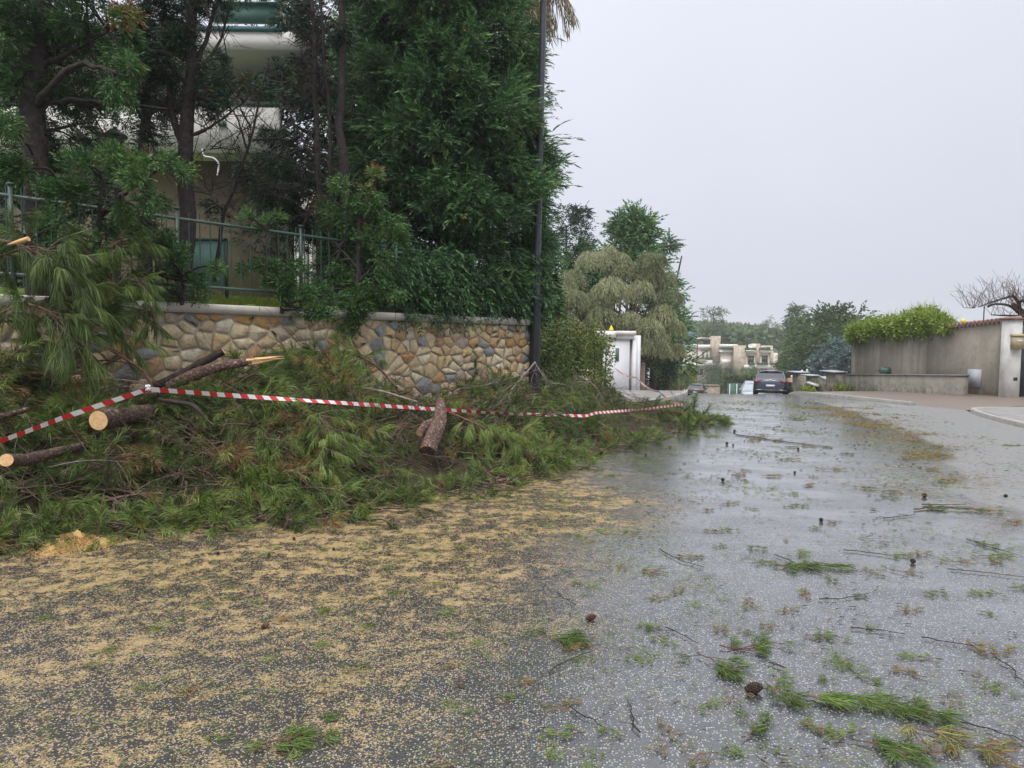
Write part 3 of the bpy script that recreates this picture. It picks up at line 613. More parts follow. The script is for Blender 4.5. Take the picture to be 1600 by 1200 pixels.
    pxtree('thuja_shrub', 'tall dense green shrub with an orange red dead tip, left of the big cypress', 'shrub',
        [([(560, 500), (560, 380), (565, 300)], .05, .02), ([(560, 440), (600, 400)], .025, .01), ([(560, 420), (515, 370)], .025, .01)],
        [(568, 285, 15, 0, .97), (578, 292, 10, 0, .97), (560, 305, 20, 0, .55), (545, 325, 24, 0, .48), (585, 322, 22, 0, .5), (520, 340, 22, 0, .42), (560, 350, 28, 0, .45), (600, 350, 22, 0, .5), (615, 370, 20, -.1, .55), (500, 360, 22, .2, .35), (540, 385, 28, .1, .3), (590, 385, 26, 0, .5), (560, 410, 30, .1, .35), (610, 410, 22, 0, .5), (580, 435, 28, 0, .52), (545, 440, 28), (520, 425, 24), (600, 455, 22, 0, .45), (560, 465, 28, 0, .5), (530, 470, 26), (555, 492, 22, -.1, .4), (510, 455, 24, 0, .42), (585, 480, 18, 0, .42), (495, 420, 22, .2, .3), (548, 508, 18, -.2, .36), (625, 430, 18, .1, .35), (500, 390, 22, .3, .28)],
        10.75, M['thuja'], M['darkbark'], L=.125, dens=3, base=.44, droop=.2, wid=.27, K=4)
left_plants()
#GEN with its own limbs, used for everything further off
def tree(name, label, base, H, Rr, fol, bark=None, n=60, L=.35, cl=22, trunkh=.25, droop=.2, shape='round', b0=.4, group=None, cat='tree', clr=.28, K=3, wid=.3, tw=.03, flat=.75, jit=1.0, ll=.5, spread=.75, sxy=1.0):
    base = np.asarray(base, float); root = empty(name, base, label, cat, group); bark = bark or M['darkbark']
    mb = MB(); top = base+np.array([rng.normal()*.03*H, rng.normal()*.03*H, H*.9]); T = curve([base-np.array([0, 0, .3]), (base+top)/2+rng.normal(size=3)*.02*H, top], 9)
    mb.tube(T, np.linspace(tw*H*.6, .004*H, 9), 7); fb = MB()
    for i in range(n):
        t = rng.uniform(trunkh, 1); ang = rng.uniform(0, 2*math.pi)
        if shape == 'round': rad = Rr*math.sqrt(max(.02, 1-((t-(trunkh+1)/2)/((1-trunkh)/2+.02))**2))
        elif shape == 'cone': rad = Rr*(1-(t-trunkh)/(1-trunkh))**.75+.06*Rr
        elif shape == 'col': rad = Rr*math.sqrt(max(.03, 1-(abs(t-.45)/.56)**2.5))
        else: rad = Rr*(1-((t-trunkh)/(1-trunkh))**2.2)**.5
        q = rng.uniform(.45, 1)**.6; o = np.array([math.cos(ang)*sxy, math.sin(ang), 0.])
        c = base+o*rad*q+np.array([0, 0, t*H])+rng.normal(size=3)*.04*Rr*jit
        j = base+np.array([0, 0, max(trunkh*H*.8, t*H-rad*.5)])
        if i % 3 == 0: mb.tube(curve([j, (j+c)/2+np.array([0, 0, .05*H])*0.3, c], 5), np.linspace(tw*H*.2, .003*H, 5), 4, cap=False)
        r = Rr*clr*rng.uniform(.65, 1.25)
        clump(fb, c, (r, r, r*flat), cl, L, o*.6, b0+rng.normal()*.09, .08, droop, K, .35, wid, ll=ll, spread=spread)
    mb.build('trunk', bark, root); fb.build('foliage', fol, root); return root
M['olive'] = leafmat('silvery_foliage', [(0, (.08, .10, .05)), (.4, (.19, .215, .11)), (.7, (.33, .345, .19)), (1, (.50, .49, .29))], .6, .2, .25)
M['broad'] = leafmat('broad_leaves', [(0, (.03, .05, .012)), (.4, (.08, .12, .02)), (.7, (.15, .21, .04)), (.88, (.30, .30, .07)), (1, (.30, .14, .06))], .4, .4, .2)
M['vine'] = leafmat('vine_leaves', [(0, (.06, .11, .015)), (.4, (.14, .22, .025)), (.7, (.25, .35, .05)), (1, (.40, .45, .13))], .45, .35, .25)
M['farfol'] = leafmat('far_foliage', [(0, (.024, .048, .018)), (.4, (.055, .10, .034)), (.7, (.10, .16, .05)), (1, (.16, .22, .08))], .6, .2, .1)
M['bluefol'] = leafmat('blue_cedar_foliage', [(0, (.05, .08, .075)), (.5, (.10, .15, .145)), (1, (.19, .26, .25))], .6, .2, .1)
M['yelfol'] = leafmat('yellow_hedge_foliage', [(0, (.15, .20, .02)), (.5, (.28, .34, .03)), (1, (.45, .48, .06))], .5, .2, .2)
M['redfol'] = leafmat('rusty_foliage', [(0, (.12, .07, .03)), (.5, (.26, .16, .06)), (1, (.40, .25, .10))], .6, .2, .2)
def at(px, Y, dz=0): p = pix(px, 540, Y); return np.array([p[0], Y, hz(Y)+dz])
def Hof(py, Y, base): return pix(800, py, Y)[2]-base[2]
def mid_trees():
    b = at(70, 10.6, 2.2); tree('conifer_tree', 'dense dark conifer filling the far top left corner behind the thick trunk', b, 8.0, .95, M['darkfol'], n=150, L=.20, cl=36, trunkh=.02, shape='col', b0=.42, K=4, wid=.22, clr=.34)
    b = at(225, 12.5, 2.3); tree('conifer_tree', 'narrow dark conifer standing between the two left trunks', b, 7.4, .5, M['darkfol'], n=44, L=.20, cl=30, trunkh=.34, shape='col', b0=.45, K=4, wid=.22, clr=.4)
    b = at(532, 18.5, 2.3); tree('conifer_tree', 'broad dark conifer filling the gap between the cream house and the big cypress', b, 10.5, 2.0, M['darkfol'], n=170, L=.34, cl=34, trunkh=.02, shape='col', b0=.42, K=4)
    b = at(590, 17.5, 2.3); tree('conifer_tree', 'dark conifer standing directly behind the big cypress', b, 10.0, 1.6, M['darkfol'], n=130, L=.34, cl=30, trunkh=.02, shape='col', b0=.35, K=4)
    b = at(888, 40); tree('evergreen_tree', 'dark evergreen tree just right of the tall lamp post, behind the silvery tree', b, Hof(322, 40, b), 1.75, M['darkfol'], n=120, L=.36, cl=40, trunkh=.1, shape='col', b0=.5, K=4)
    b = at(850, 21); tree('evergreen_tree', 'narrow green conifer seen between the cypress and the silvery tree', b, Hof(400, 21, b), .42, M['thuja'], n=80, L=.3, cl=36, trunkh=.1, shape='col', b0=.4, K=4)
    # feathery silvery green weeping tree
    b = at(962, 33); root = empty('weeping_tree', b, 'wide silvery green weeping tree with domed drooping foliage behind the white gatehouse', 'tree')
    mb = MB(); fb = MB(); tops = []
    for (x, y, r, dY) in [(905, 440, 34, 0), (880, 470, 36, -.5), (945, 415, 34, 0), (975, 400, 26, .4), (1010, 415, 36, 0), (925, 470, 36, -1), (960, 455, 38, -1), (1000, 460, 38, -.8), (1035, 440, 30, .3), (1045, 480, 34, 0), (885, 510, 34, -.8), (920, 515, 32, -1.4), (965, 500, 36, -1.6), (1010, 505, 38, -1.2), (1045, 520, 30, -.3), (1030, 400, 22, .4), (860, 495, 22, 0), (870, 440, 20, .5), (940, 545, 26, -1.5), (985, 540, 30, -1.4), (1025, 550, 28, -.8), (1060, 545, 14, .2), (990, 425, 30, .6), (900, 545, 24, -1.2)]:
        for k in range(2):
            c = pix((x-962)*1.06+950+(k*2-1)*r*.36+rng.normal()*r*.12, y+rng.normal()*r*.22, 33+dY+rng.normal()*.3); rr = r*.60*33/FPX*rng.uniform(.8, 1.1); n = 330
            uu = rdir(n); uu[:, 2] = np.abs(uu[:, 2])*.9-.15; uu = nrm(uu); P = c+uu*rr*rng.uniform(.85, 1, n)[:, None]
            D = nrm(uu*np.array([.45, .45, .1])+DOWN*.6+rdir(n)*.12); bb = .52+rng.normal()*.13
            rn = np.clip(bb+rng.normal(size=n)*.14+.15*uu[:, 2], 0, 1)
            sprays(fb, P, D, .34*rng.uniform(.6, 1.3, n), rn, 3, .5, .13, spread=.35, ll=.6)
        tops.append(pix(x, y, 33+dY))
    for tpt in tops: mb.tube(curve([b+np.array([0, 0, .8]), (b+tpt)/2+np.array([0, 0, .6]), tpt], 8), np.linspace(.09, .02, 8), 5, cap=False)
    mb.tube([b-np.array([0, 0, .2]), b+np.array([0, 0, 1.2])], [.2, .15], 8)
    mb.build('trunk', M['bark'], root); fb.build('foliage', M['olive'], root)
    b = at(1018, 35); tree('evergreen_shrub', 'dark green rounded bush under the right side of the silvery weeping tree', b, Hof(520, 35, b), 1.25, M['darkfol'], n=70, L=.3, cl=26, trunkh=.12, b0=.45, cat='shrub')
    b = at(985, 43); tree('cedar_tree', 'tall dark blue green cedar rising behind the silvery weeping tree', b, Hof(334, 43, b), 3.3, M['cypress'], n=150, L=.75, cl=24, trunkh=.15, shape='cone', b0=.55, droop=.12, clr=.22, flat=.45, K=4)
    b = at(1040, 47); tree('cedar_tree', 'cedar with open horizontal branches showing past the right edge of the weeping tree', b, Hof(372, 47, b), 1.6, M['cypress'], n=46, L=.7, cl=12, trunkh=.2, shape='cone', b0=.5, droop=.1, clr=.28, flat=.3, K=4)
    b = at(905, 38); tree('cedar_tree', 'bushy dark conifer behind the left part of the silvery weeping tree', b, Hof(372, 38, b), 2.0, M['thuja'], n=90, L=.5, cl=24, trunkh=.15, shape='cone', b0=.45, clr=.25, K=4)
    # leafy hedge right of the lamp post
    root = empty('leafy_hedge', at(892, 18), 'leafy green hedge with yellowing leaves between the lamp post and the white gatehouse', 'hedge'); fb = MB(); mb = MB()
    for i in range(150):
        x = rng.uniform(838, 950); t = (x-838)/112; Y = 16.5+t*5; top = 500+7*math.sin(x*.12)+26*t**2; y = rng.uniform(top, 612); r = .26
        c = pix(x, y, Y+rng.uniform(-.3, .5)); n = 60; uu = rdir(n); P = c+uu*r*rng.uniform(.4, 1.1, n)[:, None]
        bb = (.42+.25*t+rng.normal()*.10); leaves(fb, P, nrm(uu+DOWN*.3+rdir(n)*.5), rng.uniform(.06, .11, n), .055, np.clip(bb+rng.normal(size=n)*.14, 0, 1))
        if i % 4 == 0: g0 = np.array([c[0], c[1], hz(c[1])]); mb.tube(curve([g0, (g0+c)/2+rng.normal(size=3)*.1, c], 5), np.linspace(.02, .006, 5), 4, cap=False)
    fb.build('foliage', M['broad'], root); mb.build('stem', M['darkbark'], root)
mid_trees()
def palm():
    b = at(838, 21, 2.3); top = pix(838, -38, 21); root = empty('palm_tree', b, 'palm behind the lamp post with dry brown fronds hanging at the top of the picture', 'tree')
    mb = MB(); mb.tube(curve([b-np.array([0, 0, 2]), top], 12), np.linspace(.2, .15, 12), 9, rough=.08); mb.build('trunk', M['bark'], root)
    M['palmg'] = leafmat('palm_leaf', [(0, (.06, .08, .03)), (.5, (.14, .17, .07)), (.75, (.25, .2, .1)), (1, (.22, .13, .08))], .5, .3, .1)
    for i in range(34):
        a = i*2.4; el = rng.uniform(-1.1, .8); d = np.array([math.cos(a), math.sin(a), 0]); Lf = rng.uniform(1.2, 1.8); fb = MB()
        q = [top+d*.1]; v = nrm(d*math.cos(el)+np.array([0, 0, math.sin(el)]))
        for k in range(8): v = nrm(v+DOWN*.22); q.append(q[-1]+v*Lf/8)
        q = np.array(q); fb.tube(q, np.linspace(.018, .004, 9), 4, .8, cap=False); rn = .3 if el > 0 else .85
        for k in range(2, 9):
            for sg in (-1, 1):
                n = 5; sd_ = nrm(np.cross(v, [0, 0, 1.])); P = q[k]+rng.normal(size=(n, 3))*.04
                D = nrm(v*.8+sd_*sg*.55+DOWN*.7+rng.normal(size=(n, 3))*.15); leaves(fb, P, D, rng.uniform(.3, .5, n), .028, rn+rng.normal(size=n)*.08)
        fb.build('frond', M['palmg'], root)
palm()
#SECTION3
# ------------------------------------------------------------------ buildings and structures
def boxpx(mb, x0, y0, x1, y1, Y, depth, **k):
    a = pix(x0, y1, Y); b = pix(x1, y0, Y); c = pix(x1, y1, Y); d = pix(x0, y0, Y)
    mb.box(a[0], c[0], Y, Y+depth, (a[2]+c[2])/2, (b[2]+d[2])/2, **k)
def house():
    root = empty('apartment_house', pix(260, 500, 17), 'cream rendered house with green trim behind the conifers at top left', 'house')
    def part(name, rects, mat, parent=root):
        mb = MB(); [boxpx(mb, *r) for r in rects]; return mb.build(name, mat, parent)
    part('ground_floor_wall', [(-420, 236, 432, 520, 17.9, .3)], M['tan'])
    part('balcony_front', [(-420, 164, 436, 235, 16.9, .18), (-420, 226, 436, 235, 17.09, 3.2)], M['creamw'])
    part('balcony_rail', [(-420, 155, 436, 160, 16.93, .05), (340, 188, 352, 196, 16.8, .08)], M['green'])
    part('upper_wall', [(-420, 78, 436, 226, 18.1, .3)], M['cream'])
    part('side_wall', [(430, 236, 436, 520, 17.9+.31, 4.5)], M['cream'])
    part('roof_slab', [(-420, 46, 474, 74, 16.4, 4.2)], M['creamw'])
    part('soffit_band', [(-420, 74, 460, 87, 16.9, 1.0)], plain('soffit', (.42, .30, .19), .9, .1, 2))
    part('roof_trim', [(-420, 37, 440, 44, 16.35, .12)], M['teal'])
    part('awning', [(332, 4, 433, 34, 16.5, .12), (330, 2, 434, 4, 16.4, .5)], M['green'])
    part('roof_rail', [(434, 8, 446, 9, 16.6, .03)]+[(x, 8, x+.8, 37, 16.6, .03) for x in (435, 437.5, 440, 442.5, 445)], M['white'])
    for (x0, x1) in ((28, 60), (165, 216), (300, 345), (392, 428)):
        f = part('window', [(x0, 112, x1, 164, 18.0, .09)], M['green']); part('pane', [(x0+3, 115, (x0+x1)/2-1, 162, 17.97, .02), ((x0+x1)/2+1, 115, x1-3, 162, 17.97, .02)], M['glassd'], f)
    for (x0, x1) in ((-60, 20),):
        f = part('window', [(x0, 270, x1, 430, 17.82, .07)], M['cream']); part('pane', [(x0+6, 276, x1-6, 430, 17.79, .02)], M['glassd'], f)
house()
def garden_bits():
    for (x0, x1, lab) in ((461, 478, 'wider of the two white posts seen through the shrubs behind the railing'), (484, 493, 'narrower of the two white posts seen through the shrubs behind the railing')):
        b = pix((x0+x1)/2, 470, 14.0); r = empty('garden_post', (b[0], b[1], 2.0), lab, 'post', 'white posts behind the railing'); mb = MB(); boxpx(mb, x0, 372, x1, 490, 14.0, .2); mb.build('shaft', M['creamw'], r)
        mb = MB(); boxpx(mb, x0-1.5, 368, x1+1.5, 372, 13.97, .26); mb.build('cap', M['creamw'], r)
    mb = MB(); boxpx(mb, 553, 466, 640, 500, 14.3, .2); boxpx(mb, 553, 462, 640, 466, 14.26, .28); tag(mb.build('garden_wall', M['creamw']), 'low white garden wall glimpsed under the shrubs left of the big cypress', 'wall')
    mb = MB(); boxpx(mb, 598, 362, 622, 392, 15.2, .2); boxpx(mb, 602, 392, 618, 470, 15.22, .16); tag(mb.build('garden_sign_post', M['white']), 'pale post glimpsed through the foliage gap left of the big cypress', 'post')
    b = pix(320, 450, 11.6); r = empty('garden_screen', b, 'pale green garden screen standing behind the railing', 'screen')
    mb = MB(); boxpx(mb, 292, 376, 352, 446, 11.6, .03); mb.build('panel', plain('screen_cloth', (.17, .30, .26), .8, .2, 2), r)
    mb = MB(); boxpx(mb, 290, 372, 354, 376, 11.58, .06); boxpx(mb, 289, 372, 292, 470, 11.58, .06); boxpx(mb, 352, 372, 355, 470, 11.58, .06); mb.build('frame', M['iron'], r)
    for (x, y, Yl, lab) in ((180, 216, 10.3, 'nearer garden lantern with a cream glass and black hat, left one of two'), (231, 226, 10.9, 'garden lantern half hidden by twigs, right one of two')):
        c = pix(x, y, Yl); r = empty('garden_lantern', (c[0], c[1], 2.2), lab, 'lantern', 'garden lanterns')
        mb = MB(); mb.lathe(c, [(.0, .17), (.03, .16), (.035, .13), (.07, .12), (.075, .10), (.11, .085), (.165, .03), (.168, .02), (.10, .018), (0, .018)], 20); mb.build('hat', M['black'], r, smooth=False)
        mb = MB(); mb.lathe(c, [(.085, .015), (.065, -.22), (.0, -.22)], 12); mb.build('glass', plain('cream_glass', (.62, .52, .34), .3, .08, 3), r, smooth=True)
        mb = MB()
        for k in range(6): a = k*math.pi/3; mb.tube([c+np.array([.09*math.cos(a), .09*math.sin(a), .015]), c+np.array([.07*math.cos(a), .07*math.sin(a), -.22])], .006, 4)
        mb.build('cage', M['black'], r)
        mb = MB(); mb.tube([(c[0], c[1], 2.1), (c[0], c[1], c[2]-.22)], [.04, .025], 8); mb.lathe(c+np.array([0, 0, -.25]), [(.0, .0), (.07, .0), (.07, .03), (.0, .03)], 12); mb.build('post', M['black'], r)
    mb = MB(); P = curve(pts([(322, 236), (324, 248), (340, 250), (348, 258), (347, 268), (345, 277)], 17.0)+np.array([0, -.2, 0]), 24); mb.tube(P, .022, 6); tag(mb.build('hanging_cable', M['white']), 'white cable curling under the balcony of the cream house', 'cable')
garden_bits()
def lamp(px_base, Yb, label, H=9.0, lean=0.0, arm=1.5, ang=0.0, r=.075, low=False, x=None):
    p = pix(px_base, 560, Yb); b = np.array([p[0], Yb, hz(Yb)+.1]); root = empty('street_lamp', b, label, 'street lamp', 'street lamps along the left pavement')
    top = b+np.array([lean*H, 0, H-.7]); mb = MB(); s = b+(top-b)*(.26 if low else .14)
    mb.tube([s, b+(top-b)*.6, top], [r*.85, r*.7, r*.6], 12); mb.build('pole', M['pole'], root, smooth=True)
    mb = MB(); mb.tube([b-np.array([0, 0, .1]), s], [r*1.15, r*1.1], 14); mb.tube([s-np.array([0, 0, .05]), s+np.array([0, 0, .05])], r*1.25, 14); mb.build('base_sleeve', M['polelow'], root)
    d = np.array([math.cos(ang), math.sin(ang), 0]); a = curve([top-np.array([0, 0, .1]), top+np.array([0, 0, .55])+d*.15, top+np.array([0, 0, .7])+d*arm*.6, top+np.array([0, 0, .72])+d*arm], 10)
    mb = MB(); mb.tube(a, r*.42, 8); mb.build('arm', M['pole'], root, smooth=True)
    e = a[-1]; dy = np.array([-d[1], d[0], 0]); mb = MB(); mb.obox(e+d*.25, d*.33, dy*.14, np.array([0, 0, .045])); mb.obox(e+d*.25+np.array([0, 0, .05]), d*.24, dy*.09, np.array([0, 0, .02])); hd = mb.build('lamp_head', M['lampgrey'], root)
    mb = MB(); mb.obox(e+d*.28-np.array([0, 0, .048]), d*.22, dy*.10, np.array([0, 0, .008])); mb.build('lens', M['white'], hd)
lamp(834, 13.9, 'tall dark lamp post at the end of the stone wall, its head above the picture', 10.0, .012, ang=-.6, r=.095, low=True)
lamp(1022, 42, 'street lamp whose arm pokes out above the silvery weeping tree', 8.9, 0, arm=1.0, ang=0)
lamp(1065, 78, 'street lamp at the right edge of the weeping tree, beside the dark parked car', 8.9, ang=0, arm=1.2, r=.1)
lamp(1089, 108, 'street lamp standing in front of the left half of the cream villa', 8.8, ang=0, arm=1.2, r=.12)
lamp(1127, 140, 'street lamp with a pale upper pole in front of the middle of the cream villa', 8.9, ang=0, arm=1.0, r=.12)
def gatehouse():
    Y = 29.0; g = hz(Y); b = pix(972, 600, Y); root = empty('gatehouse', (b[0], Y, g), 'small white gatehouse pillar block with a flat cap and narrow green shutter', 'gatehouse')
    def part(name, rects, mat): mb = MB(); [boxpx(mb, *r) for r in rects]; return mb.build(name, mat, root)
    part('wall', [(942, 530, 982, 640, Y, .9), (987, 530, 993, 640, Y-.06, .8)], M['white'])
    part('side_wall', [(993, 524, 999, 640, Y+.3, 2.2)], M['white'])
    part('flat_roof', [(935, 517, 963, 528, Y-.12, 1.4), (963.2, 517, 994, 523, Y-.18, 1.5), (964, 523, 991, 530, Y-.08, 1.2)], M['creamw'])
    part('shutter', [(961.5, 544, 967, 564, Y-.03, .05)], M['green']); part('doorway', [(982, 534, 987, 640, Y+.2, .1)], plain('door_grey', (.30, .27, .24), .6))
    part('low_wall', [(900, 583, 941, 640, Y-.7, .3)], M['creamw']); part('low_wall_coping', [(898, 578, 942, 583, Y-.78, .5)], plain('low_coping', (.62, .50, .38), .7))
    mb = MB()
    for x in np.arange(905, 941, 4): boxpx(mb, x, 566, x+.7, 578, Y-.6, .03)
    boxpx(mb, 903, 565, 941, 566, Y-.61, .05); mb.build('railing', M['black'], root)
    c = pix(955, 517, Y+.3); r2 = empty('roof_lamp', c, 'yellow pyramid shaped lamp on the flat roof of the white gatehouse', 'lamp')
    mb = MB(); mb.lathe(c, [(.0, .24), (.03, .2), (.11, .03), (.11, .02)], 4); mb.build('shade', M['yellow'], r2); mb = MB(); mb.lathe(c, [(0, 0), (.12, 0), (.12, .02), (0, .02)], 12); mb.build('foot', M['black'], r2)
gatehouse()
def left_street():
    # low fences, pillars and planting further along the left pavement
    for i, (x0, x1, yt, Y, lab, c) in enumerate([(999, 1007, 569, 33, 'reddish gate pillar right beside the white gatehouse', (.40, .30, .24)), (1010, 1014, 578, 38, 'short white pillar beyond the reddish gate pillar', (.6, .6, .6)), (1024, 1028, 572, 44, 'pale pillar in the timber fence along the left pavement', (.45, .40, .34))]):
        mb = MB(); boxpx(mb, x0, yt, x1, 625, Y, .4); boxpx(mb, x0-1, yt-2, x1+1, yt, Y-.05, .5); tag(mb.build('gate_pillar', plain('pillar_%d' % i, c, .8)), lab, 'pillar')
    r = empty('timber_fence', at(1030, 42), 'weathered brown plank fence along the left pavement below the rusty palm', 'fence')
    mb = MB()
    for k in range(22): x = 1010+k*1.75; Y = 40+k*.7; boxpx(mb, x, 572+(k % 3), x+1.3, 622, Y, .05)
    mb.build('plank_panel', plain('old_planks', (.26, .21, .17), .8, .3, 6), r)
    mb = MB(); boxpx(mb, 1010, 576, 1047, 577.5, 47, .05); mb.build('rail', M['bark'], r)
    b = at(1030, 43); tree('rusty_shrub', 'rusty orange palm like shrub above the timber fence', b+np.array([0, 0, 0]), Hof(555, 43, b), .75, M['redfol'], n=26, L=.35, cl=22, trunkh=.3, cat='shrub', b0=.5)
    b = at(1040, 52); tree('evergreen_shrub', 'mid green bush between the rusty shrub and the lamp post', b, Hof(545, 52, b), .8, M['thuja'], n=50, L=.4, cl=22, trunkh=.1, cat='shrub', b0=.55)
    b = at(1048, 60); tree('brown_shrub', 'brownish shrub at the foot of the second lamp post', b, Hof(570, 60, b), .6, M['redfol'], n=40, L=.35, cl=20, trunkh=.1, cat='shrub', b0=.15)
    b = at(1074, 82); tree('brown_shrub', 'dull shrub just left of the dark parked car', b, Hof(580, 82, b), .7, M['farfol'], n=40, L=.35, cl=20, trunkh=.1, cat='shrub', b0=.6)
    for k, (x, Y) in enumerate(((1071, 62), (1075, 66))):
        p = at(x, Y); mb = MB(); mb.tube([p, p+np.array([0, 0, .75])], .06, 8); mb.lathe(p+np.array([0, 0, .75]), [(.06, 0), (.06, .03), (.04, .07), (0, .08)], 8); tag(mb.build('bollard', M['white']), ['pale bollard left of the dark parked car, the left one of two', 'pale bollard next to the dark parked car, the right one of two'][k], 'bollard', 'bollards by the parked car')
left_street()
# ------------------------------------------------------------------ right hand side walls
def wallmat(name, c, dark):
    m, nt, b = newmat(name); g = nt.nodes.new('ShaderNodeNewGeometry'); P = g.outputs['Position']
    mp = nt.nodes.new('ShaderNodeMapping'); mp.inputs['Scale'].default_value = (2.6, 2.6, .12); nt.links.new(P, mp.inputs[0])
    streak = ramp(nt, [(.38, (0, 0, 0)), (.68, (1, 1, 1))], noise(nt, 1.0, 6, .6, mp.outputs[0]).outputs[0])
    blotch = noise(nt, 1.4, 7, .65, P)
    base = ramp(nt, [(.3, tuple(x*.78 for x in c)), (.7, tuple(x*1.15 for x in c))], blotch.outputs[0])
    sx = nt.nodes.new('ShaderNodeSeparateXYZ'); nt.links.new(P, sx.inputs[0])
    far = nt.nodes.new('ShaderNodeMapRange'); far.inputs[1].default_value = 25; far.inputs[2].default_value = 29; far.inputs[3].default_value = .25; far.inputs[4].default_value = .8; nt.links.new(sx.outputs['Y'], far.inputs[0])
    col = mixc(nt, math_(nt, 'MULTIPLY', streak.outputs[0], far.outputs[0]), base.outputs[0], dark)
    moss = nt.nodes.new('ShaderNodeMapRange'); moss.inputs[1].default_value = .45; moss.inputs[2].default_value = -.30; moss.inputs[3].default_value = 0; moss.inputs[4].default_value = 1.0
    nt.links.new(sx.outputs['Z'], moss.inputs[0]); mn = ramp(nt, [(.45, (0, 0, 0)), (.6, (1, 1, 1))], noise(nt, 3.5, 6, .7, P).outputs[0]); col = mixc(nt, math_(nt, 'MULTIPLY', moss.outputs[0], mn.outputs[0]), col, (.06, .065, .03)); col = mixc(nt, math_(nt, 'MULTIPLY', ramp(nt, [(.55, (0, 0, 0)), (.7, (1, 1, 1))], noise(nt, 7, 8, .75, P).outputs[0]).outputs[0], .55), col, (.10, .09, .075))
    nt.links.new(col, b.inputs['Base Color']); b.inputs['Roughness'].default_value = .8; b.inputs['Specular IOR Level'].default_value = .2
    bump(nt, b, noise(nt, 20, 6, .7).outputs[0], .5, .02); return m
M['wallr'] = wallmat('stained_render', (.27, .245, .20), (.10, .09, .08)); M['wallrough'] = wallmat('rough_render', (.25, .235, .20), (.11, .10, .085))
M['cap'] = plain('cap_slab', (.42, .43, .45), .45, .15, 3, .5); M['tile'] = plain('terracotta', (.22, .125, .105), .6, .35, 6, .3)
def gr(x, y): return hz(y)+.105+.03*(x-11.5)
def quadwall(mb, A, B, zt, th, zb=-1.2, nrmv=None):
    (ax, ay), (bx, by) = A, B; d = nrm(np.array([bx-ax, by-ay])); n = np.array([d[1], -d[0]])*th
    za, zb2 = (zt, zt) if np.isscalar(zt) else zt
    V = [(ax, ay, zb), (bx, by, zb), (bx, by, zb2), (ax, ay, za), (ax+n[0], ay+n[1], zb), (bx+n[0], by+n[1], zb), (bx+n[0], by+n[1], zb2), (ax+n[0], ay+n[1], za)]
    mb.add(V, [(0, 3, 2, 1), (4, 5, 6, 7), (0, 1, 5, 4), (3, 7, 6, 2), (0, 4, 7, 3), (1, 2, 6, 5)])
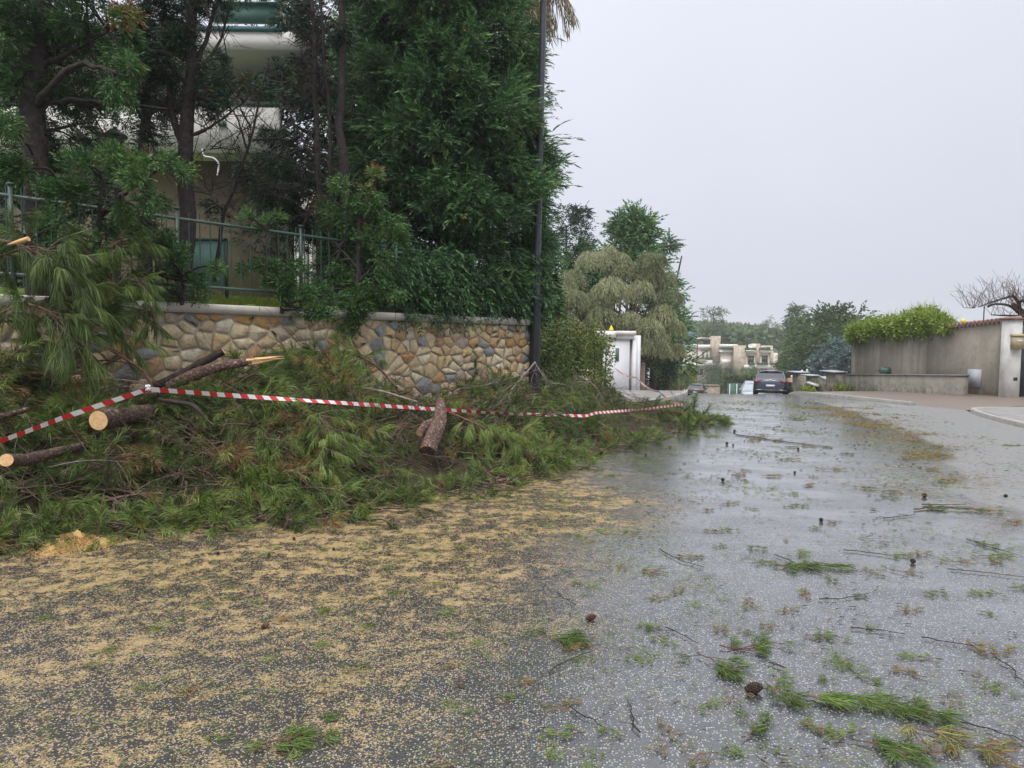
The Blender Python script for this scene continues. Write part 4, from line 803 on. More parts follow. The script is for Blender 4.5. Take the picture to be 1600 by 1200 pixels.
def right_side():
    tA = pix(1338, 529, 30.6); tB = pix(1450, 515, 26.0); tC = pix(1579, 500, 21.9)
    A, B, C = (tA[0], 30.6), (tB[0], 26.0), (tC[0], 21.9)
    root = empty('retaining_wall', (B[0], B[1], gr(*B)), 'high stained grey rendered wall along the right pavement with a red tile top', 'wall')
    mb = MB(); quadwall(mb, C, B, (tC[2], tB[2]), .3); mb.build('near_section', M['wallr'], root)
    mb = MB(); quadwall(mb, B, A, (tB[2]-.01, tA[2]), .3); quadwall(mb, A, (A[0]+3.5, A[1]+.6), tA[2], -.28); mb.build('far_section', M['wallr'], root)
    # row of barrel tiles laid across the top
    mb = MB(); n = 21
    for k in range(n):
        t = (k+.5)/n; p = np.array(C)*(1-t)+np.array(B)*t; z = tC[2]*(1-t)+tB[2]*t; d = nrm(np.array(C)-np.array(B)); q = np.array([d[1], -d[0]])
        if q[0] > 0: q = -q
        a = np.array([p[0]+q[0]*.09, p[1]+q[1]*.09, z+.015]); e = np.array([p[0]-q[0]*.40, p[1]-q[1]*.40, z+.07])
        mb.tube([a, e], [.085, .075], 8, rng.random())
    mb.build('tile_coping', M['tile'], root)
    mb = MB(); p = (np.array(C)+np.array(B))/2; d = nrm(np.array(C)-np.array(B)); q = np.array([d[1], -d[0]])
    # low ledge wall in front
    lA = pix(1322, 586, 31.2); lB = pix(1493, 587.5, 22.9); e = (lA[0], 31.2); f = (lB[0], 22.9)
    r2 = empty('ledge_wall', (f[0], f[1], gr(*f)), 'low rough grey ledge wall standing against the foot of the high right wall', 'wall')
    mb = MB(); quadwall(mb, f, e, (lB[2], lA[2]), .42); mb.build('body', M['wallrough'], r2)
    g2 = (f[0]-.03, f[1]-.03)
    M_ = MB(); M_.add(*slab(g2, (e[0]-.03, e[1]), lB[2]+.002, lA[2]+.002, .05, -.46)); M_.build('coping', M['wallrough'], r2)
    # white gate pillar, gate, mailbox, plaque, meter box
    gz = gr(16, 21.6)-.1; px0 = pix(1575, 560, 21.5)[0]; px1 = pix(1593.5, 560, 21.5)[0]; zt = pix(1583, 499, 21.5)[2]
    r3 = empty('gate_pillar', (px0, 21.5, gz), 'white gate pillar at the right edge with a beige mailbox on it', 'pillar')
    mb = MB(); mb.box(px0, px1, 21.45, 21.85, gz-.5, zt); mb.build('shaft', plain('weathered_white', (.58, .565, .53), .8, .16, 3, .2, bmp=.4), r3); mb = MB(); mb.box(px0-.06, px1+.03, 21.38, 21.92, zt+.001, zt+.05); mb.build('cap', M['tile'], r3)
    mb = MB(); c = pix(1584.5, 592, 21.5); mb.box(c[0]-.06, c[0]+.06, 21.435, 21.449, c[2]-.05, c[2]+.05); mb.build('vent', M['black'], r3)
    c = pix(1589, 534, 21.4); r4 = empty('mailbox', c, 'beige metal mailbox with a sloping lid fixed to the white gate pillar', 'mailbox')
    bm_ = plain('beige_metal', (.40, .33, .20), .4, .12); mb = MB(); mb.box(c[0]-.17, c[0]+.17, 21.27, 21.44, c[2]-.22, c[2]+.17); mb.build('body', bm_, r4)
    mb = MB(); mb.add([(c[0]-.19, 21.24, c[2]+.172), (c[0]+.19, 21.24, c[2]+.172), (c[0]+.19, 21.44, c[2]+.25), (c[0]-.19, 21.44, c[2]+.25), (c[0]-.19, 21.44, c[2]+.172), (c[0]+.19, 21.44, c[2]+.172)], [(0, 1, 2, 3), (0, 4, 5, 1)]); mb.add([(c[0]-.19, 21.24, c[2]+.172), (c[0]-.19, 21.44, c[2]+.25), (c[0]-.19, 21.44, c[2]+.172), (c[0]+.19, 21.24, c[2]+.172), (c[0]+.19, 21.44, c[2]+.172), (c[0]+.19, 21.44, c[2]+.25)], [(0, 1, 2), (3, 4, 5)]); mb.build('lid', bm_, r4)
    mb = MB(); mb.box(c[0]-.08, c[0]+.08, 21.262, 21.269, c[2]+.0, c[2]+.05); mb.build('name_card', M['white'], r4)
    gx = px1+.02; r5 = empty('driveway_gate', (gx, 21.6, gz), 'dark metal driveway gate at the right edge beside the white pillar', 'gate')
    mb = MB(); mb.box(gx, gx+2.6, 21.62, 21.66, gz+.06, zt-.05); mb.build('panel', M['pole'], r5); mb = MB(); mb.box(gx, gx+.06, 21.58, 21.70, gz, zt-.03); mb.box(gx+.061, gx+2.6, 21.58, 21.70, zt-.09, zt-.03); mb.box(gx+.061, gx+2.6, 21.58, 21.70, gz, gz+.07); mb.build('frame', M['black'], r5)
    def onwall(x, y, Y, w, h, name, label, mat, cat, th=.05):
        # place on the front face of the near section
        t = 0
        best = min(np.linspace(0, 1, 400), key=lambda t: abs(pixx(np.array(C)*(1-t)+np.array(B)*t)-x) )
        p = np.array(C)*(1-best)+np.array(B)*best; d = nrm(np.array(B)-np.array(C)); nn = np.array([d[1], -d[0]]); nn = nn if nn[0] < 0 else -nn
        z = pix(x, y, p[1])[2]; mb = MB(); mb.obox((p[0]+nn[0]*th/2, p[1]+nn[1]*th/2, z), (d[0]*w/2, d[1]*w/2, 0), (nn[0]*th/2, nn[1]*th/2, 0), (0, 0, h/2))
        mb.obox((p[0]+nn[0]*(th+.004), p[1]+nn[1]*(th+.004), z), (d[0]*(w/2-.03), d[1]*(w/2-.03), 0), (nn[0]*.003, nn[1]*.003, 0), (0, 0, h/2-.03))
        return tag(mb.build(name, mat), label, cat)
    onwall(1526, 591, 0, .62, .60, 'meter_box', 'flat light grey meter box on the high right wall', plain('meter_grey', (.40, .42, .45), .5, .05), 'meter box')
    onwall(1573, 509.5, 0, .28, .15, 'number_plaque', 'tiny white house number plaque near the top of the right wall', M['creamw'], 'plaque', .02)
    c = pix(1387, 578.5, 28.2); r6 = empty('flower_pot', c, 'small dark green planter sitting on the ledge wall', 'planter')
    mb = MB(); mb.box(c[0]-.22, c[0]+.14, 28.1, 28.4, c[2]-.13, c[2]+.10); mb.build('pot', M['green'], r6)
    mb = MB(); n = 60; leaves(mb, c+rng.normal(size=(n, 3))*np.array([.14, .08, .05]), rdir(n), .12, .05, rng.random(n)); mb.build('plant', M['darkfol'], r6)
    # yellow ball lamp, antenna pole
    c = pix(1505, 502, 24.6); r7 = empty('ball_lamp', c, 'round yellow globe on the tile top of the right wall', 'lamp'); mb = MB()
    mb.lathe(c, [(0, .085)]+[(.085*math.sin(a), .085*math.cos(a)) for a in np.linspace(.1, math.pi-.1, 9)]+[(0, -.085)], 16); mb.build('globe', M['yellow'], r7, smooth=True); mb = MB(); mb.tube([c-np.array([0, 0, .22]), c-np.array([0, 0, .08])], .03, 8); mb.build('stem', M['black'], r7)
    c = pix(1536.5, 508, 22.9+.35); mb = MB(); mb.tube([c-np.array([0, 0, .3]), c+np.array([0, 0, .62])], .018, 6); mb.tube([c+np.array([-.02, 0, .62]), c+np.array([.6, 0, .86])], .012, 5); tag(mb.build('thin_pole', M['pole']), 'thin dark pole with a slanting arm rising behind the tiled wall top', 'pole')
def slab(A, B, za, zb, h, th):
    (ax, ay), (bx, by) = A, B; d = nrm(np.array([bx-ax, by-ay])); n = -np.array([d[1], -d[0]])*th
    V = [(ax, ay, za), (bx, by, zb), (bx, by, zb+h), (ax, ay, za+h), (ax+n[0], ay+n[1], za), (bx+n[0], by+n[1], zb), (bx+n[0], by+n[1], zb+h), (ax+n[0], ay+n[1], za+h)]
    return V, [(0, 3, 2, 1), (4, 5, 6, 7), (0, 1, 5, 4), (3, 7, 6, 2), (0, 4, 7, 3), (1, 2, 6, 5)]
def pixx(p):
    q = np.linalg.inv(CRn) @ np.array([p[0], p[1], 0.0]); return 800+FPX*q[0]/-q[2]
right_side()
def stepped_walls():
    defs = [('stepped_wall', 'grey garden wall piece with a sloping pale cap next to the ledge wall', [(1305, 1322)], 31.8, 582, 586, 1),
            ]
    def piece(x0, x1, y0, y1, Ya, Yb, name, label, cap=2.4, mat='wallr'):
        a = pix(x0, y0, Ya); b = pix(x1, y1, Yb); r = empty(name, (a[0], Ya, gr(a[0], Ya)), label, 'wall', 'stepped walls beyond the ledge wall')
        mb = MB(); quadwall(mb, (a[0], Ya), (b[0], Yb), (a[2], b[2]), .25, zb=-3.2); mb.build('body', M[mat], r)
        mb = MB(); A = (a[0]-.05, Ya+.04); B = (b[0]-.0, Yb-.04); V, F = slab(A, B, a[2]+.002, b[2]+.002, .07, -.75); mb.add(V, F); mb.build('cap', M['cap'], r)
    def block(x0, x1, y0, Y, name, label, depth=.5, mat='wallr', cap=True, cat='pillar', g=None):
        mb = MB(); r = empty(name, at((x0+x1)/2, Y), label, cat, g); boxpx(mb, x0, y0, x1, 640, Y, depth); mb.build('body', M[mat] if isinstance(mat, str) else mat, r)
        if cap: mb = MB(); boxpx(mb, x0-1.5, y0-2, x1+1.5, y0-.05, Y-.06, depth+.5); mb.build('cap', M['cap'], r)
    block(1304, 1323, 582.5, 32.2, 'wall_block', 'tall grey wall block with a wide slab cap just left of the ledge wall', 1.0)
    piece(1303, 1280, 599, 590, 33.0, 34.8, 'stepped_wall', 'middle grey wall piece with a cap sloping down to the right')
    block(1266, 1280, 588, 35.2, 'wall_block', 'low grey wall block with a slab cap in the middle of the stepped walls', .6)
    block(1246, 1264, 583, 36.8, 'wall_block', 'grey wall block with two small white finials, second from the car', .8)
    piece(1266, 1281, 598, 604, 34.9, 34.7, 'stepped_wall', 'short low wall piece in front of the middle block')
    block(1240, 1246, 599, 38.0, 'wall_block', 'narrow pale wall block beside the orange pillar', .3)
    block(1232.5, 1239.5, 591, 38.6, 'gate_pillar', 'orange brown gate pillar right of the dark parked car', .4, plain('orange_render', (.42, .25, .12), .7, .15), False)
    for k, (x, y, Y) in enumerate(((1253, 580.5, 37.0), (1261, 579.5, 37.2), (1237, 588.5, 38.8))):
        c = pix(x, y+2, Y); mb = MB(); mb.lathe(c, [(0, .16), (.05, .13), (.06, .08), (.03, .03), (.05, 0), (0, 0)], 10)
        tag(mb.build('finial', M['white'], smooth=True), ['small white finial, left one on the grey wall block', 'small white finial, right one on the grey wall block', 'small white finial on the orange brown pillar'][k], 'finial', 'white finials')
    c = pix(1235, 607, 38.5); mb = MB(); mb.box(c[0]-.12, c[0]+.1, 38.45, 38.59, c[2]-.16, c[2]+.12); mb.box(c[0]-.08, c[0]+.06, 38.44, 38.449, c[2]+.0, c[2]+.03); tag(mb.build('letter_box', M['green']), 'dark green letter box on the orange brown pillar', 'mailbox')
    for k, (x, y, Y) in enumerate(((1263, 617, 33.5), (1317, 612, 30.8))):
        p = pix(x, y, Y); p[2] = gr(p[0], Y); n = 260; mb = MB(); D = nrm(rng.normal(size=(n, 3))*.6+np.array([0, 0, 1])); leaves(mb, p+rng.normal(size=(n, 3))*np.array([.16, .16, .03]), D, rng.uniform(.15, .38, n), .04, rng.random(n)); tag(mb.build('weed_clump', M['vine']), ['bright green weed tuft below the block with white finials', 'bright green weed tuft at the left foot of the ledge wall'][k], 'weeds')
stepped_walls()
def vine_and_bare_tree():
    root = empty('vine_hedge', pix(1400, 530, 28.5), 'bright green creeper mounded over the top of the high right wall', 'hedge'); fb = MB(); mb = MB()
    top = lambda x: np.interp(x, [1328, 1340, 1370, 1400, 1430, 1455, 1472, 1484], [520, 508, 500, 496, 487, 484, 492, 512])
    bot = lambda x: np.interp(x, [1328, 1450, 1484], [527, 525, 514])
    for i in range(330):
        x = rng.uniform(1328, 1484); Y = np.interp(x, [1328, 1484], [30.6, 24.8])+rng.uniform(-.35, .9); y = rng.uniform(top(x)+3, bot(x)+1)
        c = pix(x, y, Y); n = 46; uu = rdir(n); P = c+uu*.22*rng.uniform(.3, 1.2, n)[:, None]; yy_ = (y-top(x))/(bot(x)-top(x)+1)
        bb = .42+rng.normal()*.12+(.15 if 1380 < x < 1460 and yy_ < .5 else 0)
        leaves(fb, P, nrm(uu+rdir(n)*.5), rng.uniform(.08, .15, n), .07, np.clip(bb+rng.normal(size=n)*.12, 0, 1))
        if yy_ < .5: m_ = 26; needles(fb, c+rng.normal(size=(m_, 3))*.14, nrm(rng.normal(size=(m_, 3))*.6+np.array([0, 0, 1])), rng.uniform(.12, .42, m_), .016, rng.uniform(.5, .95, m_))
        if i % 6 == 0: mb.tube(curve([c, c+rng.normal(size=3)*.2, c+np.array([.2, .3, -.3])], 5), .008, 4, cap=False)
    fb.build('foliage', M['vine'], root); mb.build('stem', M['darkbark'], root)
    Y = 25.5; b = pix(1602, 520, Y); root = empty('bare_tree', b, 'leafless pollarded tree with many thin upright shoots behind the right wall', 'tree')
    mb = MB(); tw = MB()
    limbs = [([(1604, 560), (1600, 490), (1585, 475)], .13, .09), ([(1596, 500), (1584, 470), (1570, 463)], .09, .05), ([(1590, 488), (1560, 478), (1543, 474), (1541, 480)], .06, .035), ([(1590, 495), (1565, 494), (1548, 492)], .045, .02), ([(1570, 464), (1545, 474), (1530, 480)], .04, .015), ([(1586, 480), (1582, 470), (1600, 474)], .06, .04), ([(1530, 480), (1515, 482), (1504, 481)], .02, .008), ([(1600, 500), (1620, 470), (1640, 455)], .08, .03)]
    for path, r0, r1 in limbs:
        P = curve(pts(path, Y)+rng.normal(size=(len(path), 3))*np.array([0, .3, 0]), 12); mb.tube(P, np.linspace(r0, r1, 12), 7, rough=.08)
        for k in range(2, 12):
            for _ in range(2 if r1 < .06 else 1):
                q = [P[k]]; d = nrm(np.array([rng.normal()*.55-.15, rng.normal()*.4, 1])); Lq = rng.uniform(.35, 1.15)
                for s_ in range(5): d = nrm(d+rng.normal(size=3)*.14); q.append(q[-1]+d*Lq/5)
                tw.tube(q, np.linspace(.009, .0035, 6), 3, cap=False)
                for s_ in (2, 3, 4):
                    if rng.random() < .7: e = nrm(d+rng.normal(size=3)*.6); tw.tube([q[s_], q[s_]+e*Lq*.3], [.006, .003], 3, cap=False)
    mb.build('trunk', M['darkbark'], root); tw.build('shoot', M['bark'], root)
vine_and_bare_tree()
# ------------------------------------------------------------------ cars
def car(name, label, px, Y, paint, face=1, heading=0.0, plate=True):
    x = pix(px, 600, Y+2.1)[0]; g = float(hz(Y+2.1))-.02; root = empty(name, (x, Y+2.1, g), label, 'car', 'parked cars'); slope = math.atan2(hz(Y+4)-hz(Y), 4)
    L_, Wd, H = 4.3, 1.8, 1.47
    def put(mb, nm, mat, parent=None, smooth=False): return mb.build(nm, mat, parent or root, smooth=smooth, origin=(0, 0, 0))
    root.rotation_euler = (slope, 0, heading if face == 1 else heading+math.pi)
    # rear at y=-2.1. sections: y, half-width low, half-width belt, z low, z belt
    sec = [(-2.14, .70, .74, .36, .62), (-2.12, .80, .82, .24, .84), (-2.02, .86, .86, .20, .98), (-1.6, .89, .87, .18, 1.0), (-.8, .90, .88, .18, .97), (.4, .90, .88, .18, .95), (1.2, .89, .86, .18, .92), (1.8, .86, .80, .20, .80), (2.08, .76, .70, .26, .62), (2.16, .62, .60, .36, .52)]
    V = []; prof = lambda wl, wb, z0, z1: [(-wl*.9, z0), (-wl, z0+.08), (-wl-.005, z0+(z1-z0)*.5), (-wb, z1-.10), (-wb+.06, z1-.01), (0, z1+.015), (wb-.06, z1-.01), (wb, z1-.10), (wl+.005, z0+(z1-z0)*.5), (wl, z0+.08), (wl*.9, z0)]
    for y, wl, wb, z0, z1 in sec: V += [(a, y, z) for a, z in prof(wl, wb, z0, z1)]
    k = 11; m = len(sec); i = np.arange(m-1)[:, None]*k; j = np.arange(k)[None]; j2 = (j+1) % k; mb = MB()
    mb.add(V, np.stack([i+j, i+j2, i+k+j2, i+k+j], -1).reshape(-1, 4)); mb.add(V[:k], [tuple(range(k))[::-1]]); mb.add(V[-k:], [tuple(range(k))]); put(mb, 'body', paint, smooth=True)
    # cabin: roof shell in paint, glass band below
    cs = [(-1.98, .72, .96), (-1.62, .62, 1.36), (-1.1, .61, 1.46), (-.2, .61, 1.47), (.35, .60, 1.42), (1.25, .70, .93)]
    V = []
    for y, w, z in cs: V += [(-w, y, z-.05), (-w+.08, y, z-.005), (0, y, z+.015), (w-.08, y, z-.005), (w, y, z-.05)]
    mb = MB(); i = np.arange(1, 4)[:, None]*5; j = np.arange(4)[None]; mb.add(V, np.stack([i+j, i+j+1, i+5+j+1, i+5+j], -1).reshape(-1, 4)); put(mb, 'roof', paint, smooth=True)
    mb = MB(); mb.add([(-.70, -1.99, .97), (.70, -1.99, .97), (.585, -1.66, 1.345), (-.585, -1.66, 1.345)], [(0, 1, 2, 3)]); put(mb, 'rear_window', M['glassd'])
    mb = MB(); mb.add([(-.78, 1.22, .94), (.78, 1.22, .94), (.59, .36, 1.40), (-.59, .36, 1.40)], [(3, 2, 1, 0)]); put(mb, 'windscreen', plain('windscreen', (.25, .30, .33), .1, .2, 2, .8) if face < 0 else M['glassd'])
    mb = MB()
    for s in (-1, 1): mb.add([(s*.83, -1.75, .97), (s*.86, 1.1, .93), (s*.60, .33, 1.38), (s*.61, -.2, 1.43), (s*.61, -1.1, 1.42), (s*.63, -1.55, 1.33)], [(0, 1, 2, 3, 4, 5)])
    put(mb, 'side_window', M['glassd'])
    mb = MB()
    for s in (-1, 1): mb.add([(s*.72, -2.0, .955), (s*.80, -1.98, .955), (s*.66, -1.60, 1.38), (s*.575, -1.64, 1.38)], [(0, 1, 2, 3)]); mb.add([(s*.78, 1.23, .93), (s*.85, 1.2, .92), (s*.63, .30, 1.41), (s*.585, .34, 1.42)], [(0, 1, 2, 3)])
    put(mb, 'pillar', paint)
    mb = MB(); mb.box(-.60, .60, -1.74, -1.56, 1.375, 1.40); put(mb, 'spoiler', paint)
    mb = MB(); mb.box(-.84, .84, -2.17, -1.9, .16, .36); put(mb, 'rear_bumper', M['black'])
    for s in (-1, 1):
        mb = MB(); mb.obox((s*.70, -2.115, .80), (.155, 0, s*.0), (s*.03, .05, 0), (0, 0, .07)); put(mb, 'tail_light', M['tail'])
        mb = MB(); mb.box(min(s*.38, s*.78), max(s*.38, s*.78), -2.185, -2.171, .31, .34); put(mb, 'chrome_strip', M['chrome'])
        mb = MB(); mb.obox((s*.68, 2.02, .66), (.14, 0, 0), (0, .08, 0), (0, 0, .07)); put(mb, 'headlight', M['chrome'])
        mb = MB(); mb.obox((s*.96, .85, 1.0), (.09, 0, 0), (0, .05, 0), (0, 0, .065)); put(mb, 'mirror', paint)
        for yw in (-1.32, 1.28):
            mb = MB(); c = (s*.80, yw, .31); mb.lathe(c, [(.16, -.10), (.29, -.11), (.32, -.08), (.32, .08), (.29, .11), (.16, .10)], 22, axis=(1, 0, 0)); w = put(mb, 'wheel', M['rubber'], smooth=False)
            mb = MB(); mb.lathe(c, [(0, s*.09), (.10, s*.095), (.20, s*.10), (.205, -s*.05)], 14, axis=(1, 0, 0)); rim = mb.build('rim', M['chrome'], w, origin=(0, 0, 0))
    if plate: mb = MB(); mb.box(-.27, .27, -2.158, -2.148, .50, .61); pl = put(mb, 'licence_plate', M['white']); mb = MB(); mb.box(-.27, -.225, -2.162, -2.159, .50, .61); mb.box(.225, .27, -2.162, -2.159, .50, .61); mb.build('plate_band', plain('plate_blue', (.03, .08, .35), .5), pl, origin=(0, 0, 0))
    mb = MB(); mb.lathe((0, -2.13, .86), [(0, .02), (.05, .015), (.06, -.01)], 12, axis=(0, -1, 0)); put(mb, 'emblem', M['chrome'])
    return root
def paintmat(name, c):
    m, nt, b = newmat(name); b.inputs['Base Color'].default_value = (*c, 1); b.inputs['Metallic'].default_value = .3; b.inputs['Roughness'].default_value = .35
    b.inputs['Coat Weight'].default_value = 1; b.inputs['Coat Roughness'].default_value = .06; return m
M['chrome'] = plain('chrome', (.55, .56, .58), .25, .05, 3, .5, metal=.7); M['tail'] = plain('tail_lens', (.30, .09, .08), .15, .2, 3, .6)
car('parked_car', 'dark blue grey hatchback seen from behind at the crest of the road', 1204, 38.2, paintmat('dark_blue_paint', (.016, .022, .048)), heading=-.36)
car('parked_car', 'black car seen from behind, half sunk behind the crest at left', 1089.5, 74, paintmat('black_car_paint', (.015, .016, .02)), heading=-.36)
car('parked_car', 'silver blue car facing the camera, mostly hidden behind the dark hatchback', 1176, 56, paintmat('silver_blue_paint', (.30, .36, .42)), face=-1, plate=False, heading=-.30)
M['carwhite'] = paintmat('white_car_paint', (.6, .6, .6))
car('parked_car', 'white car barely showing over the crest beyond the silver blue one', 1170, 80, M['carwhite'], face=-1, plate=False, heading=-.3)
# ------------------------------------------------------------------ distance: villa, trees, wood
def villa():
    Y0 = 128.0; root = empty('cream_villa', at(1130, 130), 'long cream villa with flat roofs, stone clad towers and balconies down the hill', 'villa')
    f = 8.42
    def P(name, rects, mat, parent=root):
        mb = MB()
        for (x0, y0, x1, y1, dY, dep) in rects: boxpx(mb, 1040+x0/f, 500+y0/f, 1040+x1/f, 500+y1/f, Y0+dY, dep)
        return mb.build(name, mat, parent)
    st = plain('tower_stone', (.46, .39, .30), .9, .35, 2.2, .2)
    P('wall', [(60, 370, 418, 600, 4, 8), (425, 370, 645, 640, 6, 6), (720, 420, 940, 640, 3, 8), (1045, 430, 1465, 800, 0, 8), (230, 640, 600, 800, 6.5, 6)], M['cream'])
    P('cornice', [(50, 318, 425, 372, 3.6, 8.8), (427, 325, 715, 372, 5.6, 7), (717, 318, 945, 360, 2.6, 8), (717, 400, 940, 425, 2.4, 1), (1040, 405, 1418, 432, -.4, 8.6)], M['creamw'])
    P('balcony_slab', [(215, 570, 425, 608, 3.2, 1.4), (420, 585, 640, 600, 4.4, 1.6), (1040, 592, 1465, 640, -1.0, 1)], M['creamw'])
    P('balcony_wall', [(741, 520, 850, 575, 1.8, .3)], M['creamw']); P('balcony_wall', [(525, 520, 740, 595, 4.2, .3)], M['creamw'])
    P('stone_tower', [(640, 210, 715, 560, 3, 3)], st); P('stone_tower', [(940, 335, 1045, 790, -.6, 4)], st)
    P('stone_pilaster', [(1190, 315, 1238, 620, -.5, .6)], st); P('stone_pilaster', [(1378, 432, 1412, 620, -.5, .6)], st)
    P('roof_parapet', [(1190, 312, 1238, 404, -.49, 3), (1330, 338, 1412, 362, -.45, 3), (1380, 362, 1412, 404, -.45, 3), (415, 232, 640, 250, 7, 4)], M['cream'])
    P('planter', [(750, 360, 935, 385, 2.0, .5), (1050, 365, 1190, 392, -.9, .4), (1240, 365, 1378, 392, -.9, .4), (525, 495, 700, 520, 4.1, .6), (1100, 560, 1175, 592, -1.35, .3), (1205, 560, 1350, 590, -1.35, .3), (1385, 560, 1455, 590, -1.35, .3)], M['farfol'])
    for (x0, y0, x1, y1, d) in ((1080, 475, 1160, 592, -.1), (1265, 475, 1342, 560, -.1), (1255, 650, 1330, 760, -.1), (470, 405, 510, 510, 5.9), (525, 405, 560, 510, 5.9), (575, 405, 620, 510, 5.9), (235, 605, 370, 640, 5.5), (455, 625, 490, 720, 6.4), (800, 640, 935, 740, 2.9)):
        w = P('window', [(x0, y0, x1, y1, d, .08)], M['lampgrey'] if d < 5 or y0 > 600 else M['creamw']); P('lintel', [(x0-6, y0-12, x1+6, y0, d-.05, .12)], M['tan'], w)
        xm = (x0+x1)/2; P('pane', [(x0+6, y0+6, xm-4, y1, d-.03, .02), (xm+4, y0+6, x1-6, y1, d-.03, .02)], M['glassd'], w)
    mb = MB(); 
    for x in np.arange(435, 526, 9): boxpx(mb, 1040+x/f, 500+512/f, 1040+(x+2)/f, 500+575/f, Y0+4.3, .05)
    boxpx(mb, 1040+433/f, 500+510/f, 1040+527/f, 500+513/f, Y0+4.28, .08); mb.build('balcony_rail', M['green'], root)
    c = pix(1040+1115/f, 500+345/f, Y0+2); mb = MB(); mb.lathe(c, [(.02, -.1), (.3, .0), (.42, .2)], 14, axis=(-.3, -1, .5)); mb.tube([c, c-np.array([0, 0, .8])], .05, 6); tag(mb.build('satellite_dish', M['white']), 'white satellite dish on the roof of the cream villa', 'satellite dish')
    b = pix(1040+320/f, 500+250/f, Y0+9); mb = MB(); mb.box(b[0]-1.2, b[0]+1.2, 137, 138.5, b[2]-1.2, b[2]+.8); mb.box(b[0]-.8, b[0]+.9, 137.1, 138, b[2]+.8, b[2]+1.3); tag(mb.build('water_tank', plain('blue_tank', (.08, .17, .25), .6)), 'dull blue tank on the left roof of the cream villa', 'tank')
villa()
def distance():
    # big dark trees right of the villa
    for (x, Y, yt, R_, fol, lab, shp, b0) in [
        (1306, 72, 481, 3.9, 'farfol', 'large round dark tree, tallest at the left end of the right wall', 'round', .45), (1280, 78, 487, 3.0, 'farfol', 'dark rounded tree just left of the tallest one', 'round', .35),
        (1262, 82, 494, 2.6, 'farfol', 'dark green tree above the stepped walls', 'round', .45), (1248, 86, 524, 1.9, 'farfol', 'bright mid green tree right of the villa, behind the dark hatchback', 'round', .75),
        (1330, 66, 505, 3.0, 'farfol', 'dark tree touching the far end of the right wall', 'round', .4), (1240, 92, 548, 1.7, 'farfol', 'low dark tree right beside the villa', 'round', .25),
        (1308, 58, 533, 2.6, 'bluefol', 'pale blue green cedar in front of the dark trees', 'cone', .5), (1290, 61, 548, 2.0, 'bluefol', 'smaller blue green cedar left of the pale one', 'cone', .45), (1328, 54, 550, 1.6, 'bluefol', 'blue green cedar close to the corner of the right wall', 'cone', .4),
        (1264, 60, 568, 1.8, 'darkfol', 'dark shrubby tree behind the block with white finials', 'round', .5), (1240, 66, 575, .9, 'darkfol', 'small dark tree behind the orange brown pillar', 'round', .4)]:
        b = at(x, Y, -.3); tree('background_tree', lab, b, Hof(yt, Y, b), R_, M[fol], n=95 if R_ > 3 else 60, L=.95 if R_ > 3 else .6, cl=22, trunkh=.12, shape=shp, b0=b0, clr=.27, K=3, wid=.42, group='trees beyond the stepped walls', droop=.15)
    b = at(1244, 88); tree('slim_tree', 'slim wind bent tree top rising above the wood, left of the dark trees', b, Hof(475, 88, b), 1.0, M['farfol'], n=22, L=.8, cl=12, trunkh=.72, shape='col', b0=.5, clr=.5, group='thin tree tops over the wood')
    b = at(1236, 95); tree('slim_tree', 'second slim tree top just left of the wind bent one', b, Hof(482, 95, b), .9, M['farfol'], n=16, L=.8, cl=10, trunkh=.76, shape='col', b0=.5, clr=.5, group='thin tree tops over the wood')
    b = at(1113, 190); tree('slim_tree', 'tall ragged tree standing above the wood behind the villa', b, Hof(480, 190, b), 3.2, M['farfol'], n=34, L=1.4, cl=14, trunkh=.6, b0=.65, clr=.3, group='thin tree tops over the wood')
    b = at(1203, 210); tree('slim_tree', 'small ragged tree standing above the wood right of the villa', b, Hof(491, 210, b), 2.4, M['farfol'], n=22, L=1.3, cl=12, trunkh=.68, b0=.7, clr=.3, group='thin tree tops over the wood')
    # shrubs by the villa
    for (x, Y, yt, R_, lab, b0) in [(1118, 112, 570, 2.2, 'dark round bush in front of the left wing of the villa', .3), (1130, 108, 574, 2.2, 'dark bush beside the pale lamp pole', .35), (1172, 110, 573, 2.4, 'flowering green bush below the stone tower', .7), (1184, 112, 575, 2.0, 'green bush below the villa balconies', .6), (1214, 104, 576, 1.5, 'dark bush at the right end of the villa', .4)]:
        b = at(x, Y); tree('garden_shrub', lab, b, Hof(yt, Y, b), R_, M['farfol'], n=44, L=.5, cl=20, trunkh=.08, b0=b0, cat='shrub', group='shrubs in front of the villa')
    def hedge(x0, x1, yt, Y, depth, lab, mat, b0):
        a = at(x0, Y); z = pix(x0, yt, Y)[2]; xe = pix(x1, yt, Y)[0]; fb = MB(); n = 5200; g = hz(Y)
        P = np.column_stack([rng.uniform(a[0], xe, n), Y+rng.uniform(0, depth, n)*rng.random(n), g+(z-g)*rng.random(n)**.5]); leaves(fb, P, nrm(rdir(n)+np.array([0, -.5, .3])), rng.uniform(.25, .5, n), .22, np.clip(b0+rng.normal(size=n)*.15, 0, 1))
        tag(fb.build('clipped_hedge', M[mat]), lab, 'hedge')
    hedge(1134, 1188, 588, 98, 2.0, 'long clipped green hedge below the villa', 'broad', .45)
    hedge(1069, 1086, 577, 90, 2.0, 'bright yellow green clipped hedge left of the first villa lamp post', 'yelfol', .6)
    mb = MB(); boxpx(mb, 1101, 603, 1124, 640, 92, .5); boxpx(mb, 1100.5, 601.5, 1124.5, 603, 91.9, .7); tag(mb.build('low_stone_wall', plain('low_stone', (.34, .28, .21), .9, .35, 3)), 'low beige stone wall past the black parked car', 'wall')
